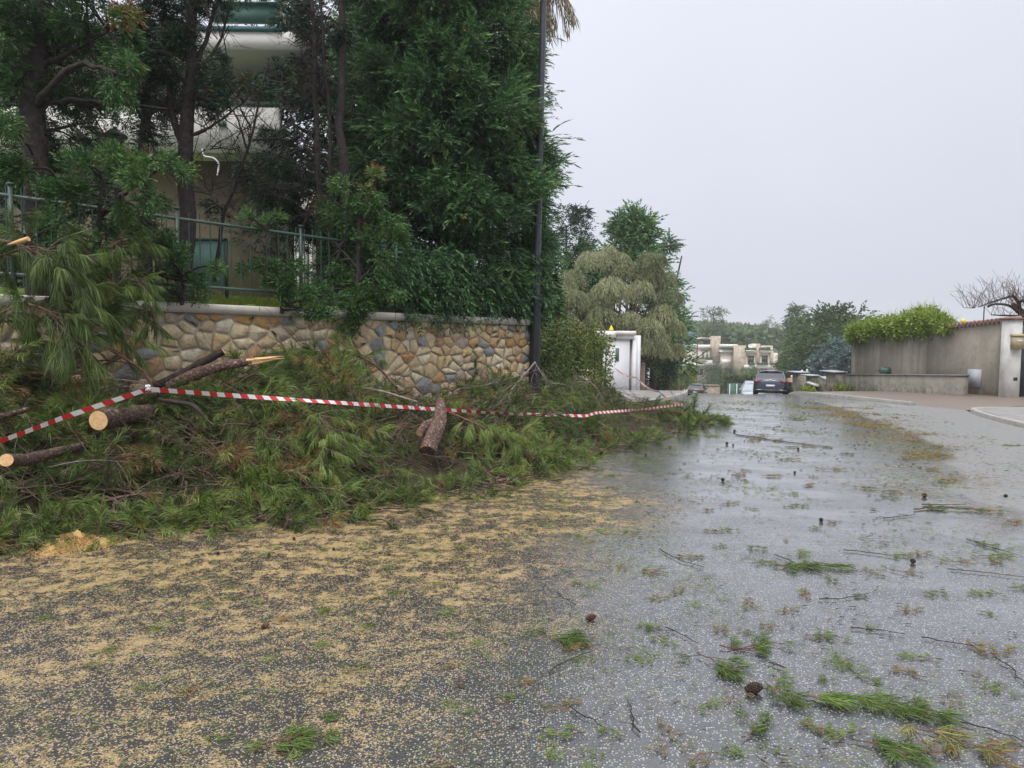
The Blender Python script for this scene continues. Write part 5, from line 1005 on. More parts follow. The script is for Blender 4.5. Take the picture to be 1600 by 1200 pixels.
    r = empty('green_gate', at(1148, 94), 'dark green gate below the long clipped hedge', 'gate'); mb = MB(); boxpx(mb, 1136, 599, 1158, 640, 94, .15); mb.build('panel', plain('gate_green', (.03, .10, .06), .5), r)
    mb = MB(); boxpx(mb, 1139, 600, 1140, 640, 93.8, .15); boxpx(mb, 1150, 600, 1151, 640, 93.8, .15); mb.build('frame', M['white'], r)
    # the wood on the far hillside: one mass nobody could count
    fb = MB(); nT = 1500
    Yt = rng.uniform(165, 420, nT)**1.0; xp = rng.uniform(600, 1700, nT)
    for i in range(nT):
        b = pix(xp[i], 540, Yt[i]); g = hz(Yt[i])
        top = pix(xp[i], np.interp(xp[i], [600, 1060, 1075, 1150, 1225, 1300, 1700], [500, 502, 500, 503, 512, 505, 500])+rng.uniform(0, 7), Yt[i])[2]
        Hc = max(4, min(14, top-g)); R_ = rng.uniform(2.2, 4.2); n = 60; uu = rdir(n); uu[:, 2] = np.abs(uu[:, 2])*1.2-.35
        c = np.array([b[0], Yt[i], g+Hc-R_*.8]); P = c+uu*np.array([R_, R_, R_*.8])*rng.uniform(.75, 1.05, n)[:, None]
        bb = .45+rng.normal()*.16; leaves(fb, P, nrm(uu*.5+rdir(n)), rng.uniform(1.0, 2.0, n), 1.0, np.clip(bb+rng.normal(size=n)*.1+.12*uu[:, 2], 0, 1))
    tag(fb.build('hillside_wood', M['farfol']), 'hazy green woodland covering the hillside behind the villa', 'woodland', kind='stuff')
distance()
#SECTION4
# ------------------------------------------------------------------ the heap of cut pine
hx = np.array([-300, -150, 0, 130, 270, 400, 560, 700, 830, 900, 990, 1060, 1110.])
fd = np.array([4.7, 5.0, 5.4, 5.7, 6.05, 6.2, 6.6, 7.3, 8.3, 9.3, 11.5, 13, 14.4])
bd = np.append(8.7*1520/(1770-hx[:9])-.12, [16, 18, 17, 15.0])
tp = np.interp(hx, [-300, -150, 0, 130, 240, 270, 330, 400, 450, 560, 600, 620, 700, 750, 830, 900, 950, 990, 1060, 1110], [562, 562, 562, 582, 592, 588, 575, 552, 545, 552, 575, 608, 600, 580, 576, 582, 592, 602, 638, 662])
def heap(x, u, full=False):
    """point on the heap: x picture column of its foot, u 0 at the road edge, 1 at the wall"""
    x = np.asarray(x, float); F = np.interp(x, hx, fd); B = np.interp(x, hx, bd); T = np.interp(x, [-300, -150, 0, 130, 240, 270, 330, 400, 450, 560, 600, 620, 700, 750, 830, 900, 950, 990, 1060, 1110], [562, 562, 562, 582, 592, 588, 575, 552, 545, 552, 575, 608, 600, 580, 576, 582, 592, 602, 638, 662])
    Y = F*(1-u)+B*u; X = (x-800)/FPX*Y; vt = (T-535.)/FPX
    H = np.maximum((EYE-vt*B-hz(B)-.20)*.94, .08); prof = np.sin(np.clip(u, 0, 1)*math.pi/2)**.85
    z = hz(Y)+H*prof*(1+.10*np.sin(x*.045+u*5)+.07*np.sin(x*.021-u*9+1))
    return np.stack([X, Y, z], -1)
def hy(x, y, off=.12):
    u = np.linspace(0, 1, 300); P = heap(np.full(300, float(x)), u); Q = (P-np.array([0, 0, EYE])) @ CRn; yp = 600-FPX*Q[:, 1]/-Q[:, 2]
    i = np.argmax(yp <= y) if (yp <= y).any() else 299
    return float(P[i, 1])-off
def brush():
    # added core mound, coloured dark for the shade in gaps between boughs
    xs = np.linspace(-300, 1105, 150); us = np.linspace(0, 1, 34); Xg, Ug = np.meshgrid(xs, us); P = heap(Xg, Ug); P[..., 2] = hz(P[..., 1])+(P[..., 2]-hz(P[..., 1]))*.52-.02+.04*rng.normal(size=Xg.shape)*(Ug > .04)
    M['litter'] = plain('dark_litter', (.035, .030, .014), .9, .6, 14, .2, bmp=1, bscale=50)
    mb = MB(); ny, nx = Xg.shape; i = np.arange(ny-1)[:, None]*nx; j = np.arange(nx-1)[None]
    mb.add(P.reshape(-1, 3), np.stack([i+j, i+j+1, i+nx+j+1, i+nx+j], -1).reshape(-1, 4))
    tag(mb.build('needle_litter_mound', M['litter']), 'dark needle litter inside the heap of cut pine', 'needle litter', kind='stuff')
    fb = MB(); tb = MB()
    def bough(p, d, L, rb, nt=12, dens=1.0, nl=.13, curl=.25):
        d = nrm(d); q = [p]; v = d.copy()
        for k in range(6): v = nrm(v+rng.normal(size=3)*.12+DOWN*curl*.1); q.append(q[-1]+v*L/6)
        q = np.array(q); tb.tube(q, np.linspace(.013, .004, 7), 4, rng.random(), cap=False)
        for t in range(nt):
            s = rng.uniform(.2, 1); b = q[int(s*6)] if s < 1 else q[-1]; dd = nrm(v+rng.normal(size=3)*.55+np.array([0, 0, .1])); l = rng.uniform(.10, .34)
            e = b+dd*l+DOWN*.03; m = (b+e)/2+rng.normal(size=3)*.015; tb.tube([b, m, e], [.005, .004, .003], 3, rng.random(), cap=False)
            rt = np.clip(rb+rng.normal()*.10, 0, 1); n = int(rng.integers(34, 60)*dens)
            s2 = rng.uniform(.25, 1, n)[:, None]; P = b*(1-s2)+e*s2
            D = nrm(dd*1.0+rdir(n)*.62+DOWN*.12); needles(fb, P, D, nl*rng.uniform(.6, 1.25, n), .0042, np.clip(rt+rng.normal(size=n)*.07, 0, 1), bend=.22)
    EX = [(88, 835, .30), (88, 855, .12), (155, 657, .34), (120, 690, .3), (10, 719, .28), (40, 735, .22), (668, 690, .42), (672, 725, .35), (340, 575, .3), (390, 580, .4), (440, 585, .35), (420, 600, .3), (684, 650, .3), (130, 735, .3), (90, 750, .25), (180, 730, .25), (240, 700, .22)]
    EP = [(pix(x, y, hy(x, y, 0)), r_) for x, y, r_ in EX]
    N = 1120
    for i in range(N):
        x = rng.uniform(-230, 1095); u = rng.uniform(0, 1)**.85
        if x > 1000 and rng.random() < .3: continue
        p = heap(x, u); p[2] -= .05
        if any(np.linalg.norm(p-e) < r_ for e, r_ in EP): continue
        p = p; f = heap(x, max(0, u-.12)); g = heap(x+25, u)
        dn = nrm(f-heap(x, min(1, u+.05))); al = nrm(g-p)
        # clumped lay directions
        a = math.sin(x*.017+u*3)+.8*math.sin(x*.041-u*5+2)
        d = dn*rng.uniform(.5, 1.2)+al*(a*.9+rng.normal()*.5)+np.array([0, 0, rng.uniform(-.12, .16)])
        rb = .45+.22*math.sin(x*.05+u*7)+rng.normal()*.13
        if rng.random() < .15: rb = rng.uniform(.88, 1)
        if rng.random() < .25: rb = rng.uniform(.05, .3)
        sc = np.interp(x, [0, 1000], [1, 1.15])
        bough(p, d, rng.uniform(.35, .95)*sc, rb, int(rng.integers(6, 15)), rng.uniform(.6, 1.2), rng.uniform(.08, .17))
    for i in range(700):        # stripped twigs lying over the boughs
        x = rng.uniform(-200, 1080); u = rng.uniform(.05, 1); p = heap(x, u)+np.array([0, 0, rng.uniform(.0, .12)]); g = heap(x+25, u); al = nrm(g-p)*(1 if rng.random() < .5 else -1); dn = nrm(heap(x, max(0, u-.1))-heap(x, min(1, u+.05)))
        q = [p]; v = nrm(al+dn*rng.normal()*.7+rng.normal(size=3)*.15); L_ = rng.uniform(.3, .9)
        for k in range(7): v = nrm(v+rng.normal(size=3)*.13); q.append(q[-1]+v*L_/7)
        r_ = rng.uniform(.0025, .006); tb.tube(q, np.linspace(r_, r_*.4, 8), 4, rng.random(), cap=False)
        for k in (2, 4, 5, 6): d = nrm(v+rng.normal(size=3)*.6); tb.tube([q[k], q[k]+d*L_*.15, q[k]+d*L_*.3+rng.normal(size=3)*.02], [r_*.6, r_*.45, r_*.3], 3, rng.random(), cap=False)
    # loose fringe at the foot of the heap
    for i in range(260):
        x = rng.uniform(-200, 1110)
        if 60 < x < 110: continue
        p = heap(x, 0.0)+np.array([rng.normal()*.1, -abs(rng.normal())*.16, .025]); d = np.array([rng.normal(), rng.normal()*.6-.3, .04]); bough(p, d, rng.uniform(.2, .45), .45+rng.normal()*.25, 4, .8, .12, 0)
    tag(fb.build('pine_brush', M['needle']), 'heap of cut pine boughs with long green needles piled against the stone wall', 'pine brush', kind='stuff')
    tag(tb.build('pine_twigs', M['twig']), 'thin brown twigs all through the heap of cut pine', 'twigs', kind='stuff')
brush()
def bough_thing(label, path, Y, r0, side, rb=.5, nl=.16, dens=1.0, droop=.6, group='pine boughs leaning on the wall'):
    """a single cut bough: stem along a picture path (x, y[, distance]) with side shoots of long needles"""
    P = curve(np.array([pix(q[0], q[1], q[2] if len(q) > 2 else Y) for q in path]), 16); root = empty('pine_bough', P[0], label, 'pine bough', group)
    mb = MB(); mb.tube(P, np.linspace(r0, .005, 16), 7, rough=.07); fb = MB(); tw = MB(); T = nrm(np.gradient(P, axis=0))
    for i in range(side):
        k = rng.integers(4, 16); b = P[k]; d = nrm(T[k]*.7+rdir(1)[0]*.9); l = rng.uniform(.15, .45); q = [b]; v = d
        for s in range(5): v = nrm(v+DOWN*droop*.12+rng.normal(size=3)*.12); q.append(q[-1]+v*l/5)
        q = np.array(q); tw.tube(q, np.linspace(.006, .003, 6), 4, cap=False)
        n = int(90*dens); s2 = rng.uniform(.35, 1, n)*5; ii = np.minimum(s2.astype(int), 4); fr = (s2-ii)[:, None]; B = q[ii]*(1-fr)+q[ii+1]*fr
        D = nrm(v+rdir(n)*.5+DOWN*.35); needles(fb, B, D, nl*rng.uniform(.6, 1.25, n), .0042, np.clip(rb+rng.normal()*.1+rng.normal(size=n)*.07, 0, 1), bend=.3)
    mb.build('stem', M['bark'], root, smooth=True); tw.build('twig', M['twig'], root); fb.build('needles', M['needle'], root)
bough_thing('big dark green bough hanging over the coping at the far left', [(-60, 430), (0, 400), (60, 380), (110, 420), (130, 470)], 7.0, .02, 46, .30, .2)
bough_thing('drooping bough of long needles below the split stub at the far left', [(-40, 370), (20, 378), (70, 400), (105, 440), (112, 500)], 6.9, .02, 40, .26, .18)
bough_thing('lowest leaning bough at the far left, its needles brushing the stones', [(-80, 560), (-20, 500), (40, 470), (90, 490), (120, 540)], 6.8, .018, 40, .28, .18)
bough_thing('upright bough with curling bare twigs in front of the coping', [(196, 535, 7.9), (180, 480, 7.9), (172, 420, 7.8), (184, 392, 7.8), (195, 380, 7.7)], 7.8, .012, 20, .42, .15, .8)
bough_thing('bough fanning to the right over the end of the bare coping', [(120, 560, 7.4), (160, 480, 7.6), (190, 430, 7.7), (225, 440, 7.8), (240, 500, 7.8)], 7.7, .014, 44, .32, .15, .9)
bough_thing('bough arching in the gap between the coping and the heap', [(90, 600, 7.2), (110, 540, 7.4), (150, 500, 7.5), (200, 520, 7.6), (215, 560, 7.6)], 7.5, .014, 34, .36, .16, .9)
bough_thing('dark bough standing in the middle of the leaning boughs', [(100, 540, 7.5), (115, 450, 7.7), (150, 390, 7.8), (200, 375, 7.8)], 7.7, .014, 44, .25, .17)
bough_thing('dense green bough crowning the heap in front of the stone wall', [(620, 606, 9.9), (585, 566, 10.1), (540, 550, 9.9), (490, 552, 9.7), (455, 566, 9.5)], 9.8, .02, 56, .5, .2, 1.0, .9, 'pine boughs lying on the heap')
bough_thing('bushy bright green bough hanging down the heap front under the tape', [(470, 640, 7.6), (500, 650, 7.2), (515, 680, 7.0), (500, 720, 6.8)], 7.2, .012, 30, .60, .10, 1.0, .5, 'pine boughs lying on the heap')
bough_thing('long green bough spilling onto the road near the reddish log', [(690, 640, 9.2), (740, 660, 8.9), (790, 690, 8.7), (840, 720, 8.5)], 8.8, .015, 50, .62, .16, 1.0, .5, 'pine boughs lying on the heap')
bough_thing('last bough at the right tip of the heap, lying on wet road', [(985, 640, 14.6), (1040, 642, 14.5), (1085, 648, 14.4), (1118, 657, 14.3)], 14.4, .02, 44, .5, .2, 1.0, .5, 'pine boughs lying on the heap')
# ------------------------------------------------------------------ logs and broken limbs
def log(label, path, r, Y=None, bark='plate', cutend=True, stubs=(), torn=False, name='cut_log', rough=.06, cat='log'):
    Y0 = path[0][2]; f = min(1.0, min(hy(q[0], q[1], .28)/q[2] for q in path[:3])); r = [a*f for a in r]
    P = np.array([pix(q[0], q[1], q[2]*f) for q in path]); Pc = curve(P, 16); rr = np.interp(np.linspace(0, 1, 16), np.linspace(0, 1, len(r)), r)
    root = empty(name, Pc[0], label, cat, 'cut logs and broken limbs'); mb = MB(); mb.tube(Pc, rr, 14, rough=rough); mb.build('bark', M[bark], root, smooth=True)
    d = nrm(Pc[0]-Pc[1])
    if cutend:
        mb = MB(); u1 = nrm(np.cross(d, [0, 0, 1.])); u2 = np.cross(u1, d); n = 24; th = np.arange(n)*2*math.pi/n
        rim = Pc[0]+d*.004+(np.cos(th)*rr[0]*.96)[:, None]*u1+(np.sin(th)*rr[0]*.96)[:, None]*u2; V = np.vstack([rim, [Pc[0]+d*.005]]); mb.add(V-Pc[0], [(i, (i+1) % n, n) for i in range(n)]); o = mb.build('cut_face', M['cut'], root, origin=(0, 0, 0))
    if torn:
        mb = MB()
        for k in range(34):
            o_ = rdir(1)[0]*rr[-1]*.75; e = Pc[-1]+o_; t = nrm(Pc[-1]-Pc[-3]); l = rng.uniform(.08, .36); mb.tube([e-t*.05, e+t*l*.6+rng.normal(size=3)*.006, e*.6+(Pc[-1])*.4+t*l], [.018, .012, .002], 4, cap=False)
        mb.build('torn_wood', M['cut'], root)
    return root, Pc, rr
log('thickest log with a round pale sawn face under the barrier tape', [(154, 657, 6.35), (190, 650, 6.7), (225, 645, 7.2), (262, 640, 7.9)], [.092, .092, .085, .075])
log('sawn limb with an oval pale face at the left edge of the heap', [(10, 719, 5.5), (40, 719, 5.95), (90, 706, 6.5), (160, 690, 7.1)], [.052, .05, .045, .04])
log('broken branch with a chewed pale end at the left edge under the tape', [(-60, 668, 6.0), (0, 652, 6.1), (46, 639, 6.2)], [.03, .028, .022], cutend=False, torn=False)
log('smooth dark sawn limb sloping up against the stones', [(349, 549, 8.0), (320, 564, 7.95), (280, 588, 7.9), (240, 604, 7.8)], [.040, .045, .05, .045], bark='darkbark')
log('reddish torn limb ending in long pale splinters, lying by the sloping limb', [(262, 604, 7.75), (310, 582, 7.8), (350, 571, 7.85), (394, 565, 7.9)], [.05, .068, .058, .038], bark='redplate', cutend=False, torn=True)
rt, Pc, rr = log('reddish scaly log leaning out of the heap towards the road', [(668, 706, 8.3), (676, 682, 8.5), (688, 655, 8.9), (688, 628, 9.3)], [.098, .108, .085, .062], bark='redplate', cutend=False)
f_ = Pc[0][1]/8.3; mb = MB(); c = pix(664, 664, 8.55*f_); a0 = pix(655, 677, 8.4*f_); mb.tube([a0, c, pix(682, 655, 8.9*f_)], [.042, .045, .04], 12); st_ = mb.build('stub', M['redplate'], rt, smooth=True)
mb = MB(); d_ = nrm(a0-c); u1 = nrm(np.cross(d_, [0, 0, 1.])); u2 = np.cross(u1, d_); th = np.arange(16)*math.pi/8; mb.add(np.vstack([a0+d_*.004+(np.cos(th)*.04)[:, None]*u1+(np.sin(th)*.04)[:, None]*u2]), [tuple(range(16))]); mb.build('stub_face', M['cut'], st_)
mb = MB(); q = pts([(12, 382), (28, 378), (45, 373)], 6.7); mb.tube(q, [.004, .02, .024], 7); tag(mb.build('split_stub', M['cut']), 'small pale split wooden stub sticking out at the far left above the boughs', 'branch')
log('grey stick lying across the top of the heap below the stone wall', [(652, 628, 9.7), (600, 612, 9.9), (565, 606, 10.0)], [.012, .016, .02], bark='greybark', cutend=False)
log('twisted dark root like limb with a broken tip under the tape', [(320, 655, 7.0), (316, 645, 7.0), (300, 632, 7.1), (250, 625, 7.3)], [.012, .022, .025, .02], bark='darkbark', cutend=False)
def fork(label, paths, Y, r, mat='greybark', tw=0, twL=.35, lift=-.0):
    P0 = pix(*paths[0][0][:2], Y); root = empty('bare_branch', P0, label, 'branch', 'bare branches on the heap'); mb = MB()
    for i, pth in enumerate(paths):
        P = curve(np.array([pix(q[0], q[1], min(q[2] if len(q) > 2 else Y, hy(q[0], q[1], .14))) for q in pth]), 10); mb.tube(P, np.linspace(r*(1 if i == 0 else .6), r*.3, 10), 5, rng.random(), cap=False)
        for k in range(2, 10):
            if rng.random() < tw: bare_twigs(mb, P[k], nrm(P[min(9, k+1)]-P[k-1]), twL, 1, 2, r*.35, .45)
    mb.build('limb', M[mat], root)
fork('forked bare branch rising left from the knot of the barrier tape', [[(238, 608), (232, 582), (205, 566), (160, 540), (124, 532)], [(160, 540), (130, 520), (80, 508)], [(215, 570), (170, 562), (120, 566)], [(190, 558), (150, 575), (60, 575)]], 7.3, .018, 'bark', .5)
fork('slanting pale stick leaning against the stones left of the tape knot', [[(118, 576), (98, 545), (82, 512), (72, 470)], [(98, 545), (108, 520), (90, 500)]], 7.1, .014, 'greybark', .4)
fork('curving bare twig bunch rising in front of the coping', [[(196, 538), (183, 500), (178, 450), (174, 400), (186, 392)], [(180, 470), (210, 440), (218, 445)], [(178, 500), (150, 460), (140, 430)], [(180, 440), (195, 425), (212, 432)]], 7.7, .010, 'twig', .5, .25)
fork('spreading bare branch fanning from beside the foot of the lamp post', [[(836, 566, 12.4), (812, 595, 12), (780, 630, 11.2), (750, 662, 10.6)], [(822, 584, 12), (760, 602, 11.4), (700, 610, 11)], [(836, 566, 12.4), (842, 578, 12.2), (850, 590, 12)], [(800, 606, 11.6), (790, 640, 11), (760, 680, 10)], [(792, 612, 11.4), (806, 640, 11), (812, 650, 10.8)], [(812, 595, 12), (770, 620, 11), (730, 650, 10.4)]], 11.6, .018, 'greybark', .65, .5)
fork('pale forked branch right of the lamp post on top of the heap', [[(882, 602), (866, 598), (850, 606)], [(866, 598), (872, 612)], [(866, 598), (878, 620), (884, 628)]], 12.2, .018, 'greybark', .3, .3)
fork('curved grey branch on the heap in front of the white gatehouse', [[(905, 588), (925, 598), (940, 618), (944, 634)], [(925, 598), (900, 596)]], 12.6, .014, 'greybark', .3, .3)
fork('tangle of dark sticks on the heap left of the reddish log', [[(640, 612), (600, 622), (560, 612)], [(560, 606), (500, 618), (440, 612)], [(500, 618), (540, 640), (590, 650)], [(430, 622), (400, 632), (380, 640)]], 9.2, .014, 'bark', .6, .4)
fork('long bare twigs lying across the middle of the heap', [[(600, 640), (540, 625), (470, 630), (400, 650)], [(620, 650), (560, 665), (500, 660)], [(590, 690), (640, 660), (660, 640)]], 8.6, .010, 'twig', .7, .4)
fork('fan of brown twigs over the left end of the heap', [[(230, 600), (180, 590), (120, 600), (60, 615)], [(180, 590), (130, 570), (60, 560)], [(200, 596), (150, 620), (110, 640)], [(120, 600), (70, 590), (0, 600)]], 6.9, .010, 'twig', .7, .35)
fork('white bare twig crossing the dark hollow below the thickest log', [[(78, 730, 5.9), (110, 722, 5.95), (150, 718, 6), (200, 722, 6.1)]], 6, .007, 'greybark', .3, .2)
fork('leafless stick at the right tip of the heap beside the tape end', [[(1062, 650, 14.4), (1072, 640, 14.3), (1080, 632, 14.2)], [(1066, 645, 14.4), (1062, 630, 14.4), (1068, 626, 14.4)]], 14.3, .012, 'darkbark', .4, .3)
# ------------------------------------------------------------------ barrier tape
def tapemat(name, per):
    m, nt, b = newmat(name); a = attr(nt); f = math_(nt, 'FRACT', math_(nt, 'MULTIPLY', a, 1.0)); s = math_(nt, 'GREATER_THAN', f, .5)
    c = mixc(nt, s, (.72, .70, .70), (.55, .025, .03)); nt.links.new(c, b.inputs['Base Color']); b.inputs['Roughness'].default_value = .35; return m
M['tape'] = tapemat('striped_tape', .2)
KNOT = [None]
def tape(label, path, w, per, sag=0.0, tilt=0.0, near=False):
    f = 1.0
    if near:
        for a, b in zip(path[:-1], path[1:]):
            for t in np.linspace(0, 1, 8):
                x = a[0]*(1-t)+b[0]*t; y = a[1]*(1-t)+b[1]*t; Yt = 1/((1-t)/a[2]+t/b[2])
                if x < 940: f = min(f, hy(x, y, .40)/Yt)
        w *= f; per *= f
    P = np.array([pix(q[0], q[1], q[2]*(f+(1-f)*smooth(900, 1066, q[0]))) for q in path]); seg = []
    if near: KNOT[0] = (pix(231, 606, 7.1*f-.02))
    for a, b in zip(P[:-1], P[1:]):
        t = np.linspace(0, 1, max(4, int(np.linalg.norm(b-a)/.025)))[:-1, None]; seg.append(a*(1-t)+b*t+DOWN*sag*(4*t*(1-t))*np.linalg.norm(b-a))
    P = np.concatenate(seg+[P[-1:]]); d = np.concatenate([[0], np.cumsum(np.linalg.norm(np.diff(P, axis=0), axis=1))]); T = nrm(np.gradient(P, axis=0))
    tw = tilt+.45*np.sin(d*1.3)+.25*np.sin(d*3.1+1); side = nrm(np.cross(T, [0, 0, 1.])); up = np.cross(side, T); U = up*np.cos(tw)[:, None]+side*np.sin(tw)[:, None]
    n = len(P); V = np.stack([P-U*w/2, P+U*w/2], 1).reshape(-1, 3); rn = np.stack([d/per, d/per+.18], 1).ravel(); i = np.arange(n-1)*2
    mb = MB(); mb.add(V, np.stack([i, i+2, i+3, i+1], 1), rn); o = mb.build('barrier_tape', M['tape'], smooth=True)
    return tag(o, label, 'barrier tape', 'barrier tapes')
tape('red and white barrier tape stretched along the front of the whole heap', [(-40, 702, 5.3), (2, 689, 5.6), (100, 652, 6.4), (231, 608, 7.1), (350, 617, 7.9), (600, 634, 9.9), (780, 646, 11.4), (915, 650, 12.6), (932, 645, 12.8), (1000, 640, 13.5), (1066, 632, 14.3)], .052, .2, near=True)
tape('thin far barrier tape slanting from the white gatehouse to the tip of the heap', [(1066, 632, 14.3), (1030, 612, 17.5), (995, 590, 22), (956, 570, 28.5)], .06, .22, 0.02)
mb = MB(); c = KNOT[0]
for k in range(5): t = np.linspace(0, 2*math.pi, 9); a, b_ = rdir(1)[0], rdir(1)[0]; mb.tube(c+.022*(np.outer(np.cos(t), a)+np.outer(np.sin(t), b_)), .006, 4, cap=False)
tag(mb.build('tape_knot', M['white']), 'white knot of the barrier tape tied round a branch stub', 'knot')
# ------------------------------------------------------------------ things lying on the road
def ground_sprig(seed, L, n, rb, brown=0, curvy=.2, nl=.10, nw=.0026, thick=.003):
    fb = MB(); tb = MB(); q = [np.array([-L/2, 0, .012])]; v = np.array([1., 0, 0])
    for k in range(7): v = nrm(v+np.array([0, rng.normal()*curvy, 0])); q.append(q[-1]+v*L/7+np.array([0, 0, rng.normal()*.004]))
    q = np.array(q); q[:, 2] = np.clip(q[:, 2], .006, .04); tb.tube(q, np.linspace(thick, thick*.5, 8), 4, rng.random(), cap=False)
    for t in range(n):
        k = rng.integers(1, 8); d = nrm(np.array([v[0]+rng.normal()*.6, v[1]+rng.normal()*.8, 0])); l = rng.uniform(.02, .12); e = q[k]+d*l; e[2] = .012; tb.tube([q[k], e], [thick*.7, thick*.5], 3, rng.random(), cap=False)
        m = rng.integers(18, 34); D = nrm(d+rng.normal(size=(m, 3))*np.array([.42, .42, .10])+np.array([0, 0, .05])); P = e+rng.normal(size=(m, 3))*np.array([.012, .012, .006]); P[:, 2] = np.abs(P[:, 2])+.004
        needles(fb, P, D, nl*rng.uniform(.5, 1.2, m), nw, np.clip(rb+rng.normal(size=m)*.10, 0, 1), bend=.08)
    return fb, tb
def proto(label, group, *a, **k):
    k['nl'] = k.get('nl', .1)*.72; fb, tb = ground_sprig(*a, **k); r = empty('pine_sprig', (0, 0, -50), label, 'pine sprig', group)
    tb.build('twig', M['bark'], r, origin=(0, 0, 0)); fb.build('needles', M['needle'], r, origin=(0, 0, 0)); return r
def dup(r, loc, rz, s=1, label=None, first=[set()]):
    if r.name not in first[0]: first[0].add(r.name); c = r
    else:
        c = r.copy(); COL.objects.link(c)
        for ch in r.children: d = ch.copy(); COL.objects.link(d); d.parent = c
    c.location = tuple(float(v) for v in loc); c.rotation_euler = (0, 0, rz); c.scale = (s, s, s)
    if label: c['label'] = label
    return c
GL = 'small wet green pine sprig stranded on the road'; BL = 'small wisp of brown dead pine needles stranded on the road'
PG = [proto(GL, 'green pine sprigs scattered on the road', i, .16+.04*i, 5+i, .42+.06*i, nl=.09) for i in range(5)]
PB = [proto(BL, 'brown needle wisps scattered on the road', i, .14+.05*i, 5+i, .93-.01*i, nl=.08) for i in range(4)]
def gp(x, y): p = gnd(x, y); p[2] += .004+.05*(p[0] > 6.5)*(p[1] < 24)*0; return p
def roadz(x, y): return float(hz(y))
green = [(1210, 882, 1.0), (1300, 905, .9), (1085, 870, .8), (960, 765, 1), (1245, 790, .9), (1360, 765, 1.2), (1400, 770, 1.2), (1535, 850, 1.2), (1550, 870, 1.2), (1395, 780, 1.0), (990, 835, .8), (905, 917, .7), (1040, 1000, .8), (1015, 985, .7), (1230, 1095, .8), (1590, 920, 1), (1545, 930, .9), (1350, 1060, .8), (1280, 995, 1.1), (1290, 700, 1), (1320, 710, 1.2), (1190, 685, 1.4), (1040, 700, 1.2), (1000, 715, 1), (1110, 682, 1.2), (1440, 1030, .8), (1240, 700, 1), (1590, 698, 1.6), (960, 1155, .7), (790, 1095, .7), (750, 975, .6), (700, 990, .6), (600, 890, .6), (690, 915, .6), (660, 790, .9), (360, 940, .6), (370, 920, .6), (260, 955, .5), (150, 1045, .6), (230, 1080, .5), (560, 855, .6), (500, 860, .6), (340, 1150, .5), (1075, 745, 1), (1130, 830, 1), (1190, 860, 1), (1250, 870, 1.1), (950, 745, 1.2), (930, 735, 1.2), (1240, 655, 2), (1330, 1150, .9), (1540, 1080, .8)]
for (x, y, s) in green: dup(PG[rng.integers(5)], gp(x, y), rng.normal()*.5+(math.pi if rng.random() < .5 else 0), s*.62)
brown = [(1440, 870, 1), (1420, 960, .9), (1410, 895, 1), (1350, 895, .9), (1230, 960, .8), (1530, 800, 1.4), (1500, 880, 1), (1180, 690, 1.6), (1220, 690, 1.6), (1255, 697, 1.6), (1380, 665, 2.2), (1410, 672, 2), (1440, 680, 2), (1460, 700, 2), (1470, 715, 1.8), (1450, 735, 1.6), (1400, 655, 2.2), (1375, 650, 2.2), (1425, 690, 2), (1300, 820, 1), (1140, 790, 1), (1100, 800, 1), (1060, 870, 1), (1580, 820, 1.4), (1470, 752, 1.6), (1420, 720, 1.8), (1200, 745, 1.4), (1260, 760, 1.3), (1160, 745, 1.3), (1350, 640, 2.5), (1300, 735, 1.4), (880, 1100, .7), (1020, 940, .8), (1060, 930, .8), (700, 1050, .6), (1230, 720, 1.4)]
for (x, y, s) in brown: dup(PB[rng.integers(4)], gp(x, y), rng.normal()*.4, s*.62)
for i in range(75):
    x = rng.uniform(880, 1590); y = 640+ (1190-640)*rng.random()**1.1; p = gp(x, y)
    if x > 1500 and y < 760: continue
    (dup(PG[rng.integers(5)], p, rng.uniform(0, 6.3), rng.uniform(.3, .62)) if rng.random() < .5 else dup(PB[rng.integers(4)], p, rng.uniform(0, 6.3), rng.uniform(.3, .7)))
# the larger, individually recognisable clumps
def big(label, x, y, rz, *a, **k):
    a = list(a); a[3] = max(.2, a[3]-.10) if a[3] < .8 else a[3]; a[1] *= .85; a[2] = int(a[2]*.8); r = proto(label, None, *a, **k); del_ = r.get('group'); r.location = tuple(gp(x, y)); r.rotation_euler = (0, 0, rz); return r
big('rounded tuft of dark green pine needles where the sawdust ends', 872, 1004, .3, 1, .10, 18, .35, nl=.10, curvy=.1)
big('forked twig with green needle tufts in the right foreground', 1165, 1012, .1, 2, .34, 16, .45, nl=.10, thick=.005)
big('long green needle bundle lying below the forked twig', 1120, 1035, -.7, 3, .26, 14, .40, nl=.12)
big('mixed green and brown needle bundle in the bottom right foreground', 1300, 1105, -.5, 4, .30, 22, .62, nl=.13)
big('wide spray of green needles right of the mixed bundle', 1400, 1115, -.4, 5, .32, 22, .45, nl=.12)
big('green needle spray close to the bottom edge right of centre', 1370, 1165, -.3, 6, .26, 16, .45, nl=.12)
big('brown and green spray at the bottom right corner', 1470, 1160, -.8, 7, .34, 18, .88, nl=.12)
big('branching green twig in the middle of the wet road', 1255, 888, .0, 8, .5, 24, .45, nl=.11, thick=.004)
big('dark twig cluster with a few green needles near the water edge', 1465, 795, .3, 9, .7, 14, .40, nl=.10, thick=.008)
big('green and brown sprig near the bottom edge left of centre', 440, 1165, .2, 10, .24, 20, .50, nl=.09)
big('green needle spray right of the dark pine cone', 1215, 1080, -.9, 11, .16, 12, .42, nl=.09)
big('green needle sprig in the middle right foreground', 1180, 1150, .5, 12, .18, 8, .42, nl=.09)
